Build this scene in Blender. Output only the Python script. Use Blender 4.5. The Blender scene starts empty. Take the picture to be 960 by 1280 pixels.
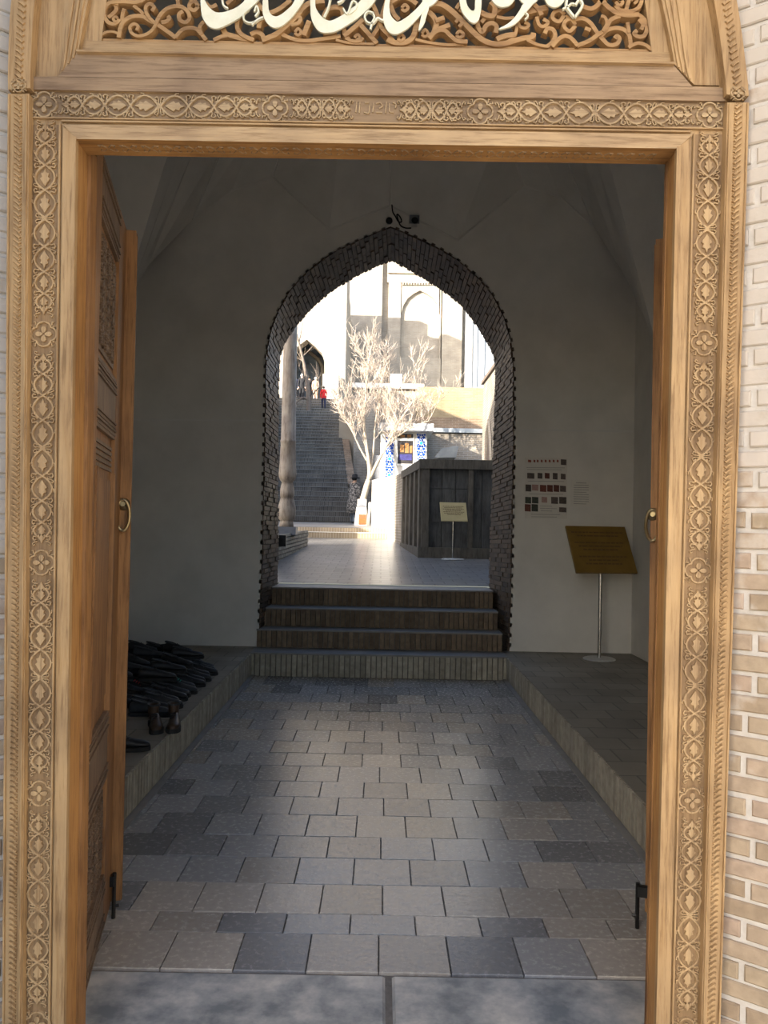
import bpy, math, random
from mathutils import Vector, Matrix
from mathutils.geometry import tessellate_polygon
random.seed(7)
scene = bpy.context.scene
col = scene.collection
PI = math.pi

# ------------------------------------------------------------------ camera, sky, sun, exposure
FPX = 1000.0
EYE = Vector((0, 0, 1.6))
ROLL = math.radians(1.1)
PITCH = math.atan2(15.0, FPX)
YAW = 0.0027
FWD = Vector((math.sin(YAW)*math.cos(PITCH), math.cos(YAW)*math.cos(PITCH), math.sin(PITCH)))
R0 = Vector((math.cos(YAW), -math.sin(YAW), 0))
U0 = R0.cross(FWD)
EX = R0*math.cos(ROLL) + U0*math.sin(ROLL)
EY = U0*math.cos(ROLL) - R0*math.sin(ROLL)
cd = bpy.data.cameras.new('camera')
cam = bpy.data.objects.new('camera', cd); col.objects.link(cam)
cam.matrix_world = Matrix(((EX.x, EY.x, -FWD.x, EYE.x), (EX.y, EY.y, -FWD.y, EYE.y), (EX.z, EY.z, -FWD.z, EYE.z), (0, 0, 0, 1)))
cd.sensor_fit = 'VERTICAL'; cd.sensor_height = 32.0; cd.lens = 32.0*FPX/1280.0
cd.clip_start = 0.05; cd.clip_end = 500
scene.camera = cam

SUN_EL = math.radians(16.0)
SUN_TRAVEL = Vector((math.cos(SUN_EL)*math.sin(math.radians(45)), math.cos(SUN_EL)*math.cos(math.radians(45)), -math.sin(SUN_EL)))
world = bpy.data.worlds.new('sky'); scene.world = world; world.use_nodes = True
wn = world.node_tree.nodes; wl = world.node_tree.links
sky = wn.new('ShaderNodeTexSky'); sky.sky_type = 'NISHITA'; sky.sun_disc = False
sky.sun_elevation = math.radians(30); sky.sun_rotation = math.radians(225); sky.air_density = 1.0; sky.dust_density = 2.0
wl.new(sky.outputs['Color'], wn['Background'].inputs['Color'])
wn['Background'].inputs['Strength'].default_value = 0.34
sd = bpy.data.lights.new('sun', 'SUN'); sd.energy = 11.0; sd.angle = math.radians(0.6); sd.color = (1.0, 0.9, 0.76)
sun = bpy.data.objects.new('sun', sd); col.objects.link(sun)
sun.rotation_euler = SUN_TRAVEL.to_track_quat('-Z', 'Y').to_euler(); sun.location = (-20, -20, 20)
vs = scene.view_settings
vs.view_transform = 'Standard'; vs.look = 'None'; vs.gamma = 1.0; vs.use_curve_mapping = False
vs.exposure = 0.55
scene.cycles.diffuse_bounces = 8

# ------------------------------------------------------------------ helpers
def W(px, py, Y):
    """point of the photograph (960x1280) on the upright plane at distance Y"""
    dx, dy = px-480.0, 640.0-py
    d = FWD*FPX + EX*dx + EY*dy
    return EYE + d*(Y/d.y)
def WX(px, py, Y): return W(px, py, Y).x
def WZ(px, py, Y): return W(px, py, Y).z

MATS = {}
def _base(name):
    m = bpy.data.materials.new(name); m.use_nodes = True
    n = m.node_tree.nodes; l = m.node_tree.links
    return m, n, l, n['Principled BSDF']
def _pos(n, l, scale, coord='pos'):
    if coord == 'pos':
        g = n.new('ShaderNodeNewGeometry'); out = g.outputs['Position']
    else:
        g = n.new('ShaderNodeTexCoord'); out = g.outputs['Object']
    mp = n.new('ShaderNodeMapping'); mp.inputs['Scale'].default_value = scale
    l.new(out, mp.inputs['Vector'])
    return mp.outputs['Vector']
def _ramp(n, stops):
    r = n.new('ShaderNodeValToRGB')
    e = r.color_ramp.elements
    e[0].position = stops[0][0]; e[0].color = (*stops[0][1], 1)
    e[1].position = stops[-1][0]; e[1].color = (*stops[-1][1], 1)
    for p, c in stops[1:-1]:
        k = e.new(p); k.color = (*c, 1)
    return r
def pmat(name, c1, c2, scale=8, rough=.75, bump=.15, rand=0.0, metal=0, spec=.4, detail=6, mid=None, coord='pos', bscale=None, rough2=None, lo=.32, hi=.68):
    m, n, l, b = _base(name)
    s = scale if isinstance(scale, tuple) else (scale,)*3
    v = _pos(n, l, s, coord)
    t = n.new('ShaderNodeTexNoise'); t.inputs['Scale'].default_value = 1; t.inputs['Detail'].default_value = detail
    t.inputs['Roughness'].default_value = .62
    l.new(v, t.inputs['Vector'])
    st = [(lo, c1), (hi, c2)] if mid is None else [(lo, c1), ((lo+hi)/2, mid), (hi, c2)]
    r = _ramp(n, st); l.new(t.outputs['Fac'], r.inputs['Fac'])
    out = r.outputs['Color']
    if rand:
        oi = n.new('ShaderNodeObjectInfo'); mr = n.new('ShaderNodeMapRange')
        mr.inputs['To Min'].default_value = 1-rand; mr.inputs['To Max'].default_value = 1+rand
        l.new(oi.outputs['Random'], mr.inputs['Value'])
        h = n.new('ShaderNodeHueSaturation'); l.new(mr.outputs['Result'], h.inputs['Value']); l.new(out, h.inputs['Color'])
        out = h.outputs['Color']
    l.new(out, b.inputs['Base Color'])
    b.inputs['Roughness'].default_value = rough; b.inputs['Metallic'].default_value = metal
    b.inputs['Specular IOR Level'].default_value = spec
    if rough2 is not None:
        mr = n.new('ShaderNodeMapRange'); mr.inputs['From Min'].default_value = .3; mr.inputs['From Max'].default_value = .7
        mr.inputs['To Min'].default_value = rough; mr.inputs['To Max'].default_value = rough2
        l.new(t.outputs['Fac'], mr.inputs['Value']); l.new(mr.outputs['Result'], b.inputs['Roughness'])
    if bump:
        bp = n.new('ShaderNodeBump'); bp.inputs['Strength'].default_value = bump; bp.inputs['Distance'].default_value = .01
        if bscale:
            t2 = n.new('ShaderNodeTexNoise'); t2.inputs['Scale'].default_value = bscale; t2.inputs['Detail'].default_value = 5
            l.new(_pos(n, l, (1, 1, 1), coord), t2.inputs['Vector']); l.new(t2.outputs['Fac'], bp.inputs['Height'])
        else:
            l.new(t.outputs['Fac'], bp.inputs['Height'])
        l.new(bp.outputs['Normal'], b.inputs['Normal'])
    MATS[name] = m
    return m
def wood(name, light, dark, axis='z', rough=.6, rand=.0, f=38, along=2.2):
    s = {'x': (along, f, f), 'y': (f, along, f), 'z': (f, f, along)}[axis]
    m, n, l, b = _base(name)
    v = _pos(n, l, s)
    t = n.new('ShaderNodeTexNoise'); t.inputs['Scale'].default_value = 1; t.inputs['Detail'].default_value = 8; t.inputs['Roughness'].default_value = .65
    t.inputs['Distortion'].default_value = .6
    l.new(v, t.inputs['Vector'])
    md = tuple((a*.62+c*.38) for a, c in zip(light, dark))
    r = _ramp(n, [(.28, dark), (.47, md), (.72, light)]); l.new(t.outputs['Fac'], r.inputs['Fac'])
    t2 = n.new('ShaderNodeTexNoise'); t2.inputs['Scale'].default_value = 4.5; t2.inputs['Detail'].default_value = 6
    l.new(_pos(n, l, (1, 1, 1)), t2.inputs['Vector'])
    s3 = tuple(q*2.6 for q in s)
    t3 = n.new('ShaderNodeTexNoise'); t3.inputs['Scale'].default_value = 1; t3.inputs['Detail'].default_value = 6; t3.inputs['Roughness'].default_value = .7
    l.new(_pos(n, l, s3), t3.inputs['Vector'])
    r3 = _ramp(n, [(.36, (.55, .5, .46)), (.5, (1, 1, 1)), (.7, (1.1, 1.1, 1.08))]); l.new(t3.outputs['Fac'], r3.inputs['Fac'])
    m3 = n.new('ShaderNodeMix'); m3.data_type = 'RGBA'; m3.blend_type = 'MULTIPLY'; m3.inputs['Factor'].default_value = .8
    l.new(r.outputs['Color'], m3.inputs['A']); l.new(r3.outputs['Color'], m3.inputs['B'])
    r2 = _ramp(n, [(.3, (.60, .56, .56)), (.5, (.92, .89, .87)), (.66, (1.08, 1.05, 1.0))]); l.new(t2.outputs['Fac'], r2.inputs['Fac'])
    mx = n.new('ShaderNodeMix'); mx.data_type = 'RGBA'; mx.blend_type = 'MULTIPLY'; mx.inputs['Factor'].default_value = .75
    l.new(m3.outputs['Result'], mx.inputs['A']); l.new(r2.outputs['Color'], mx.inputs['B'])
    l.new(mx.outputs['Result'], b.inputs['Base Color'])
    b.inputs['Roughness'].default_value = rough; b.inputs['Specular IOR Level'].default_value = .3
    bp = n.new('ShaderNodeBump'); bp.inputs['Strength'].default_value = .3; bp.inputs['Distance'].default_value = .004
    l.new(t.outputs['Fac'], bp.inputs['Height']); l.new(bp.outputs['Normal'], b.inputs['Normal'])
    MATS[name] = m
    return m
def bricktex(name, c1, c2, mortar, axes='xz', bw=.26, bh=.065, ms=.012, bump=.5, rough=.85, stain=.35):
    m, n, l, b = _base(name)
    g = n.new('ShaderNodeNewGeometry'); sp = n.new('ShaderNodeSeparateXYZ'); cb = n.new('ShaderNodeCombineXYZ')
    l.new(g.outputs['Position'], sp.inputs[0])
    l.new(sp.outputs[axes[0].upper()], cb.inputs['X']); l.new(sp.outputs[axes[1].upper()], cb.inputs['Y'])
    t = n.new('ShaderNodeTexBrick'); l.new(cb.outputs[0], t.inputs['Vector'])
    t.inputs['Color1'].default_value = (*c1, 1); t.inputs['Color2'].default_value = (*c2, 1); t.inputs['Mortar'].default_value = (*mortar, 1)
    t.inputs['Scale'].default_value = 1; t.inputs['Brick Width'].default_value = bw; t.inputs['Row Height'].default_value = bh
    t.inputs['Mortar Size'].default_value = ms; t.inputs['Mortar Smooth'].default_value = .2
    tn = n.new('ShaderNodeTexNoise'); tn.inputs['Scale'].default_value = 1.6; tn.inputs['Detail'].default_value = 7
    l.new(g.outputs['Position'], tn.inputs['Vector'])
    r2 = _ramp(n, [(.3, (1-stain,)*3), (.65, (1.06,)*3)]); l.new(tn.outputs['Fac'], r2.inputs['Fac'])
    mx = n.new('ShaderNodeMix'); mx.data_type = 'RGBA'; mx.blend_type = 'MULTIPLY'; mx.inputs['Factor'].default_value = 1
    l.new(t.outputs['Color'], mx.inputs['A']); l.new(r2.outputs['Color'], mx.inputs['B'])
    l.new(mx.outputs['Result'], b.inputs['Base Color'])
    b.inputs['Roughness'].default_value = rough; b.inputs['Specular IOR Level'].default_value = .3
    bp = n.new('ShaderNodeBump'); bp.inputs['Strength'].default_value = bump; bp.inputs['Distance'].default_value = .01; bp.invert = True
    l.new(t.outputs['Fac'], bp.inputs['Height']); l.new(bp.outputs['Normal'], b.inputs['Normal'])
    MATS[name] = m
    return m

# ---- materials
wood('wood_honey', (0.434, 0.308, 0.168), (0.294, 0.182, 0.0805), 'z')
wood('wood_honey_x', (0.434, 0.308, 0.1715), (0.294, 0.189, 0.0875), 'x')
wood('wood_pale_x', (0.462, 0.343, 0.203), (0.294, 0.203, 0.119), 'x')
wood('wood_weathered_x', (0.322, 0.231, 0.147), (0.196, 0.133, 0.0805), 'x')
wood('wood_orange', (0.42, 0.238, 0.091), (0.266, 0.126, 0.0385), 'z')
wood('wood_orange_x', (0.392, 0.224, 0.084), (0.252, 0.119, 0.035), 'x')
wood('wood_ground', (.29, .195, .105), (.19, .12, .058), 'z')
wood('wood_ground_x', (.27, .19, .112), (.17, .115, .065), 'x')
wood('wood_relief', (0.448, 0.329, 0.189), (0.336, 0.224, 0.112), 'z', f=60)
wood('wood_relief_x', (0.42, 0.322, 0.196), (0.294, 0.21, 0.1155), 'x', f=60)
wood('wood_fret', (0.406, 0.259, 0.119), (0.259, 0.1435, 0.0595), 'x', f=30)
wood('wood_door', (0.322, 0.1785, 0.077), (0.168, 0.0805, 0.0315), 'z')
wood('wood_batten', (0.322, 0.175, 0.07), (0.182, 0.0875, 0.0315), 'z')
wood('wood_door_grey', (0.231, 0.1645, 0.1085), (0.119, 0.077, 0.049), 'z')
wood('wood_booth', (.10, .102, .098), (.045, .047, .047), 'z', f=14, rough=.7)
wood('wood_booth_post', (.125, .115, .095), (.065, .06, .05), 'z', f=14, rough=.7)
wood('wood_column', (.52, .44, .35), (.30, .23, .165), 'z', f=9, along=1.2)
pmat('cream_paint', (0.6084, 0.6084, 0.468), (0.7254, 0.7254, 0.6084), 20, rough=.45, bump=.05)
pmat('stone_tile', (0.25, 0.255, 0.27), (0.37, 0.37, 0.375), 38, rough=.16, rough2=.32, bump=.12, rand=.18, lo=.22, hi=.78, mid=(0.31, 0.313, 0.322), spec=.5)
pmat('stone_tile_warm', (0.3, 0.275, 0.245), (0.45, 0.415, 0.38), 38, rough=.16, rough2=.32, bump=.12, rand=.18, lo=.22, hi=.78, mid=(0.38, 0.35, 0.315), spec=.5)
pmat('stone_tile_dark', (0.15, 0.155, 0.165), (0.25, 0.25, 0.26), 38, rough=.16, rough2=.32, bump=.12, rand=.18, lo=.22, hi=.78, spec=.5)
pmat('tile_mortar', (.12, .115, .11), (.20, .19, .18), 30, rough=.9)
pmat('stone_threshold', (0.1869, 0.2124, 0.2379), (0.6117, 0.6032, 0.5777), 5.5, rough=.45, bump=.15, mid=(0.3738, 0.3908, 0.4078), rand=.06, detail=9, lo=.36, hi=.66)
pmat('plaster', (.60, .59, .555), (.70, .685, .645), 2.2, rough=.85, bump=.10)
pmat('plaster_dado', (.62, .62, .60), (.70, .69, .66), 2.0, rough=.8, bump=.10)
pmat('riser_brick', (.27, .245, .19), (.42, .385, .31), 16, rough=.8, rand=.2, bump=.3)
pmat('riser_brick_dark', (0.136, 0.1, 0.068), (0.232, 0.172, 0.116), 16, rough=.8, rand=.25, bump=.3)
pmat('brick_mortar', (0.112, 0.1, 0.084), (0.176, 0.16, 0.136), 25, rough=.9)
pmat('tread_stone', (0.192, 0.188, 0.18), (0.272, 0.264, 0.248), 7, rough=.5, bump=.15)
pmat('arch_brick_a', (0.06056, 0.0372, 0.02277), (0.114, 0.072, 0.04455), 22, rough=.5, bump=.4)
pmat('arch_brick_b', (0.03919, 0.0264, 0.01782), (0.07838, 0.051, 0.03366), 22, rough=.5, bump=.4)
pmat('arch_brick_c', (0.0855, 0.054, 0.03267), (0.1425, 0.09296, 0.05692), 22, rough=.5, bump=.4)
pmat('black_metal', (.012, .012, .012), (.03, .03, .03), 10, rough=.4, metal=.6)
pmat('brass', (0.252, 0.198, 0.102), (0.36, 0.3, 0.18), 30, rough=.35, metal=.9)
pmat('steel', (.26, .26, .25), (.38, .38, .37), 30, rough=.25, metal=1.0)
pmat('steel_dull', (.5, .5, .49), (.62, .62, .60), 30, rough=.45, metal=.3)
pmat('sign_gold', (0.1725, 0.1013, 0.0165), (0.225, 0.135, 0.02625), 6, rough=.4, bump=.02)
pmat('sign_cream', (0.435, 0.3525, 0.165), (0.51, 0.42, 0.21), 6, rough=.45, bump=.02)
pmat('ink_brown', (.10, .055, .02), (.14, .08, .03), 40, rough=.6, bump=0)
pmat('ink_grey', (.30, .30, .29), (.36, .36, .35), 40, rough=.6, bump=0)
pmat('ink_red', (0.225, 0.054, 0.0315), (0.261, 0.072, 0.045), 40, rough=.6, bump=0)
pmat('poster_paper', (.60, .585, .54), (.66, .64, .60), 6, rough=.6, bump=0)
pmat('photo_dark', (.035, .03, .03), (.12, .09, .075), 60, rough=.5, bump=0, rand=.3)
pmat('photo_red', (0.08, 0.0175, 0.0125), (0.17, 0.05, 0.03), 60, rough=.5, bump=0, rand=.3)
pmat('photo_green', (0.021, 0.0315, 0.0245), (0.07, 0.084, 0.063), 60, rough=.5, bump=0, rand=.3)
pmat('photo_pink', (0.315, 0.182, 0.168), (0.406, 0.28, 0.252), 60, rough=.5, bump=0)
pmat('leather_black', (.008, .008, .009), (.02, .02, .022), 18, rough=.5, bump=.1, coord='obj')
pmat('leather_brown', (.035, .02, .012), (.075, .045, .025), 18, rough=.5, bump=.1, coord='obj')
pmat('leather_charcoal', (.02, .022, .025), (.045, .047, .05), 18, rough=.6, bump=.1, coord='obj')
pmat('rubber_sole', (.010, .010, .010), (.022, .022, .022), 30, rough=.8, coord='obj')
pmat('shoe_white', (.45, .45, .45), (.6, .6, .6), 30, rough=.6, coord='obj')
pmat('shoe_red', (.40, .02, .03), (.5, .04, .05), 30, rough=.6, coord='obj')
pmat('shoe_green', (.03, .28, .22), (.05, .38, .30), 30, rough=.6, coord='obj')
pmat('whitewash', (.74, .71, .64), (.84, .81, .75), 5, rough=.8, bump=.1)
pmat('bark_pale', (0.4, 0.328, 0.24), (0.528, 0.448, 0.344), 12, rough=.85, bump=.3)
pmat('bark_twig', (0.432, 0.3528, 0.2808), (0.5472, 0.468, 0.3888), 12, rough=.85, bump=0)
pmat('bark_dark', (.12, .095, .075), (.2, .16, .13), 12, rough=.85, bump=.2)
pmat('red_notice', (.50, .06, .02), (.60, .09, .03), 20, rough=.6, bump=0)
pmat('slate_blue', (.12, .13, .15), (.19, .2, .225), 6, rough=.5)
pmat('tin_grey', (.25, .28, .30), (.36, .39, .41), 5, rough=.45, metal=.2)
pmat('roof_white', (.62, .62, .60), (.74, .74, .72), 4, rough=.7)
pmat('earth', (.34, .29, .22), (.46, .40, .31), .7, rough=.95, bump=.3)
pmat('paving_front', (0.468, 0.423, 0.36), (0.558, 0.513, 0.45), 2, rough=.85)
pmat('skin', (.52, .33, .24), (.60, .40, .30), 10, rough=.6, bump=0)
pmat('hair_black', (.01, .009, .008), (.02, .018, .016), 20, rough=.7, bump=0)
pmat('cloth_black', (.012, .012, .014), (.03, .03, .034), 20, rough=.9, bump=0)
pmat('cloth_grey_pattern', (.05, .05, .05), (.40, .37, .34), 22, rough=.9, bump=0, lo=.45, hi=.58)
pmat('cloth_red', (.60, .02, .02), (.75, .04, .04), 15, rough=.85, bump=0)
pmat('cloth_navy', (.02, .025, .05), (.035, .04, .075), 15, rough=.9, bump=0)
pmat('cloth_orange', (.50, .28, .14), (.75, .60, .48), 14, rough=.9, bump=0)
pmat('cloth_white', (.60, .60, .60), (.72, .72, .72), 15, rough=.9, bump=0)
pmat('cloth_denim', (.16, .19, .24), (.24, .27, .32), 15, rough=.9, bump=0)
pmat('glass_dark', (.03, .028, .03), (.06, .055, .055), 3, rough=.08, spec=.6, bump=0)
pmat('shop_goods_a', (.22, .10, .03), (.42, .22, .08), 9, rough=.7, bump=0)
pmat('shop_goods_b', (.02, .02, .10), (.05, .05, .22), 9, rough=.7, bump=0)
pmat('tile_blue', (.01, .05, .36), (.02, .10, .52), 15, rough=.25, bump=0)
pmat('tile_turq', (.02, .35, .50), (.05, .45, .60), 15, rough=.25, bump=0)
pmat('tile_white', (.70, .74, .78), (.80, .83, .86), 15, rough=.3, bump=0)
pmat('tile_iwan', (.06, .08, .11), (.24, .30, .37), 1.5, rough=.5, bump=0)
pmat('pilaster_blue', (0.294, 0.329, 0.364), (0.364, 0.392, 0.42), 2, rough=.7, bump=0)
bricktex('brick_courtyard_floor', (0.2475, 0.2363, 0.225), (0.1875, 0.1837, 0.18), (0.0975, 0.09375, 0.09), 'xy', .27, .27, .012, bump=.6, rough=.31, stain=.35)
bricktex('brick_platform_top', (0.2812, 0.2555, 0.2075), (0.225, 0.2066, 0.1721), (0.1462, 0.1359, 0.1114), 'xy', .26, .26, .006, bump=.2, rough=.6, stain=.3)
bricktex('brick_wall_x', (0.315, 0.2662, 0.2063), (0.2625, 0.2213, 0.1725), (0.375, 0.345, 0.3), 'xz', .26, .065, .012)
bricktex('brick_wall_y', (0.315, 0.2662, 0.2063), (0.2625, 0.2213, 0.1725), (0.375, 0.345, 0.3), 'yz', .26, .065, .012)
bricktex('brick_facade', (0.396, 0.3498, 0.2838), (0.3564, 0.3102, 0.2508), (0.4092, 0.3762, 0.3234), 'xz', .27, .07, .010, stain=.2)
bricktex('brick_facade_y', (0.396, 0.3498, 0.2838), (0.3564, 0.3102, 0.2508), (0.4092, 0.3762, 0.3234), 'yz', .27, .07, .010, stain=.2)
bricktex('brick_terrace', (0.3571, 0.2736, 0.1568), (0.311, 0.2298, 0.1283), (0.3456, 0.2845, 0.1806), 'xz', .27, .07, .012, stain=.3)
bricktex('brick_shade_and_stair_edge', (.30, .20, .125), (.25, .17, .11), (.36, .28, .2), 'xz', .27, .07, .012, stain=.4)  # brown brick of the stair edge; on the terrace wall it paints a shadow
bricktex('brick_stair', (0.1825, 0.1649, 0.1401), (0.1014, 0.09389, 0.0818), (0.2298, 0.2094, 0.1773), 'xz', .07, .5, .012, bump=.4, stain=.45)
bricktex('brick_step_court', (0.352, 0.276, 0.18), (0.288, 0.228, 0.152), (0.416, 0.36, 0.272), 'xz', .07, .5, .012, bump=.4, stain=.2)
bricktex('brick_splay', (0.45, 0.3975, 0.3375), (0.4125, 0.36, 0.3), (0.555, 0.5325, 0.495), 'xz', .25, .0545, .010)
bricktex('brick_dark_xz', (.2, .15, .11), (.15, .115, .09), (.2, .175, .15), 'xz', .25, .058, .010)
# weathered portal bricks: fired buff brick with old limewash that is heavier higher up
def portal_brick():
    m, n, l, b = _base('portal_brick')
    g = n.new('ShaderNodeNewGeometry')
    t = n.new('ShaderNodeTexNoise'); t.inputs['Scale'].default_value = 26; t.inputs['Detail'].default_value = 7; l.new(g.outputs['Position'], t.inputs['Vector'])
    oi = n.new('ShaderNodeObjectInfo')
    r = _ramp(n, [(0, (.30, .235, .165)), (.35, (.36, .295, .215)), (.7, (.38, .295, .235)), (1, (.34, .28, .195))]); l.new(oi.outputs['Random'], r.inputs['Fac'])
    r1 = _ramp(n, [(.3, (.8, .78, .76)), (.65, (1.08, 1.06, 1.04))]); l.new(t.outputs['Fac'], r1.inputs['Fac'])
    mx = n.new('ShaderNodeMix'); mx.data_type = 'RGBA'; mx.blend_type = 'MULTIPLY'; mx.inputs['Factor'].default_value = 1
    l.new(r.outputs['Color'], mx.inputs['A']); l.new(r1.outputs['Color'], mx.inputs['B'])
    t3 = n.new('ShaderNodeTexNoise'); t3.inputs['Scale'].default_value = 9; t3.inputs['Detail'].default_value = 8; l.new(g.outputs['Position'], t3.inputs['Vector'])
    sp = n.new('ShaderNodeSeparateXYZ'); l.new(g.outputs['Position'], sp.inputs[0])
    mz = n.new('ShaderNodeMapRange'); mz.inputs['From Min'].default_value = .9; mz.inputs['From Max'].default_value = 2.1; mz.inputs['To Min'].default_value = -.12; mz.inputs['To Max'].default_value = .28
    l.new(sp.outputs['Z'], mz.inputs['Value'])
    ad = n.new('ShaderNodeMath'); ad.operation = 'ADD'; l.new(t3.outputs['Fac'], ad.inputs[0]); l.new(mz.outputs['Result'], ad.inputs[1])
    rr = _ramp(n, [(.5, (0, 0, 0)), (.68, (.85, .85, .85))]); l.new(ad.outputs[0], rr.inputs['Fac'])
    m2 = n.new('ShaderNodeMix'); m2.data_type = 'RGBA'
    l.new(rr.outputs['Color'], m2.inputs['Factor']); l.new(mx.outputs['Result'], m2.inputs['A']); m2.inputs['B'].default_value = (.50, .465, .42, 1)
    l.new(m2.outputs['Result'], b.inputs['Base Color']); b.inputs['Roughness'].default_value = .85
    bp = n.new('ShaderNodeBump'); bp.inputs['Strength'].default_value = .5; bp.inputs['Distance'].default_value = .008
    l.new(t.outputs['Fac'], bp.inputs['Height']); l.new(bp.outputs['Normal'], b.inputs['Normal'])
    MATS['portal_brick'] = m
portal_brick()
pmat('portal_mortar', (0.4752, 0.4464, 0.4032), (0.5472, 0.5256, 0.4896), 30, rough=.9, bump=.4)

class MB:
    def __init__(s): s.v = []; s.f = []; s.mi = []
    def add(s, vs_, fs, mi=0):
        o = len(s.v); s.v += [tuple(p) for p in vs_]
        for f in fs: s.f.append(tuple(i+o for i in f)); s.mi.append(mi)
        return s
    def box(s, x0, x1, y0, y1, z0, z1, mi=0):
        return s.add([(x0,y0,z0),(x1,y0,z0),(x1,y1,z0),(x0,y1,z0),(x0,y0,z1),(x1,y0,z1),(x1,y1,z1),(x0,y1,z1)],
            [(0,3,2,1),(4,5,6,7),(0,1,5,4),(1,2,6,5),(2,3,7,6),(3,0,4,7)], mi)
    def hexa(s, P, mi=0):      # 8 points: bottom ring 0-3, top ring 4-7
        return s.add(P, [(0,3,2,1),(4,5,6,7),(0,1,5,4),(1,2,6,5),(2,3,7,6),(3,0,4,7)], mi)
    def prism(s, poly, y0, y1, mi=0):     # poly: [(x,z)], from front y0 to back y1
        n = len(poly)
        V = [(x, y0, z) for x, z in poly] + [(x, y1, z) for x, z in poly]
        tri = tessellate_polygon([[Vector((x, z, 0)) for x, z in poly]])
        F = [tuple(t) for t in tri] + [tuple(i+n for i in reversed(t)) for t in tri]
        F += [(i, (i+1) % n, (i+1) % n+n, i+n) for i in range(n)]
        return s.add(V, F, mi)
    def tube(s, pts, rad, k=6, caps=True, mi=0):
        pts = [Vector(p) for p in pts]; n = len(pts)
        if not isinstance(rad, (list, tuple)): rad = [rad]*n
        V = []; up = None
        for i, p in enumerate(pts):
            d = (pts[min(i+1, n-1)] - pts[max(i-1, 0)])
            d = d.normalized() if d.length > 1e-9 else Vector((0, 0, 1))
            if up is None:
                up = Vector((0, 0, 1)) if abs(d.z) < .9 else Vector((1, 0, 0))
            a = d.cross(up)
            if a.length < 1e-5: a = d.cross(Vector((1, 0, 0)))
            a.normalize(); b = a.cross(d); up = b
            for j in range(k):
                t = 2*PI*j/k
                V.append(p + (a*math.cos(t) + b*math.sin(t))*rad[i])
        F = []
        for i in range(n-1):
            for j in range(k):
                F.append((i*k+j, i*k+(j+1) % k, (i+1)*k+(j+1) % k, (i+1)*k+j))
        if caps:
            F.append(tuple(reversed(range(k)))); F.append(tuple((n-1)*k+j for j in range(k)))
        return s.add(V, F, mi)
    def lathe(s, prof, c=(0, 0, 0), k=16, mi=0):     # prof [(r,z)]
        V = []; n = len(prof)
        for r, z in prof:
            for j in range(k):
                t = 2*PI*j/k; V.append((c[0]+r*math.cos(t), c[1]+r*math.sin(t), c[2]+z))
        F = []
        for i in range(n-1):
            for j in range(k):
                F.append((i*k+j, i*k+(j+1) % k, (i+1)*k+(j+1) % k, (i+1)*k+j))
        F.append(tuple(reversed(range(k)))); F.append(tuple((n-1)*k+j for j in range(k)))
        return s.add(V, F, mi)
    def loft(s, rings, closed=True, caps=True, mi=0):
        k = len(rings[0]); n = len(rings); V = [p for r in rings for p in r]; F = []
        for i in range(n-1):
            for j in range(k if closed else k-1):
                F.append((i*k+j, i*k+(j+1) % k, (i+1)*k+(j+1) % k, (i+1)*k+j))
        if caps and closed:
            F.append(tuple(reversed(range(k)))); F.append(tuple((n-1)*k+j for j in range(k)))
        return s.add(V, F, mi)
    def relief(s, path, hw, h, closed=False, y=0.0, base=.001, mi=0, taper=False):
        """flat strip swept along a path in the x-z plane, standing h proud towards -y"""
        n = len(path); V = []; F = []
        for i, (x, z) in enumerate(path):
            if closed: a = path[(i-1) % n]; b = path[(i+1) % n]
            else: a = path[max(i-1, 0)]; b = path[min(i+1, n-1)]
            dx, dz = b[0]-a[0], b[1]-a[1]; L = math.hypot(dx, dz) or 1
            nx, nz = -dz/L, dx/L
            w = hw[i] if isinstance(hw, (list, tuple)) else hw
            if taper and not closed: w *= (.35+.65*min(1, 4.0*min(i, n-1-i)/max(n-1, 1)))
            for f, hh in ((-1, -base), (-.62, h), (.62, h), (1, -base)):
                V.append((x+nx*w*f, y-hh, z+nz*w*f))
        m = n if closed else n-1
        for i in range(m):
            j = (i+1) % n
            for q in range(3):
                F.append((i*4+q, i*4+q+1, j*4+q+1, j*4+q))
            F.append((i*4+3, i*4, j*4, j*4+3))
        if not closed:
            F.append((0, 1, 2, 3)); F.append(tuple((n-1)*4+q for q in (3, 2, 1, 0)))
        return s.add(V, F, mi)
    def mesh(s, name, mats, smooth=False):
        me = bpy.data.meshes.new(name); me.from_pydata(s.v, [], s.f)
        for m in (mats if isinstance(mats, (list, tuple)) else [mats]): me.materials.append(MATS[m])
        if any(s.mi): me.polygons.foreach_set('material_index', s.mi)
        if smooth: me.polygons.foreach_set('use_smooth', [True]*len(me.polygons))
        me.validate(); me.update()
        import bmesh
        bm = bmesh.new(); bm.from_mesh(me); bmesh.ops.recalc_face_normals(bm, faces=bm.faces); bm.to_mesh(me); bm.free()
        return me
    def build(s, name, mats, parent=None, smooth=False, off=None):
        """vertices are given in world space; a child is stored relative to its parent's base"""
        if parent is not None:
            o_ = base_of(parent)
            s.v = [(p[0]-o_[0], p[1]-o_[1], p[2]-o_[2]) for p in s.v]
        me = s.mesh(name, mats, smooth)
        o = bpy.data.objects.new(name, me); col.objects.link(o)
        if parent is not None: o.parent = parent
        return o
def base_of(o):
    b = Vector((0, 0, 0))
    while o is not None:
        b += o.location; o = o.parent
    return b
def tag(o, label, cat=None, group=None, kind=None):
    if label: o['label'] = label
    if cat: o['category'] = cat
    if group: o['group'] = group
    if kind: o['kind'] = kind
    return o
def empty(name, loc, rz=0):
    o = bpy.data.objects.new(name, None); col.objects.link(o); o.location = loc; o.rotation_euler = (0, 0, rz); o.empty_display_size = .1
    return o
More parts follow.
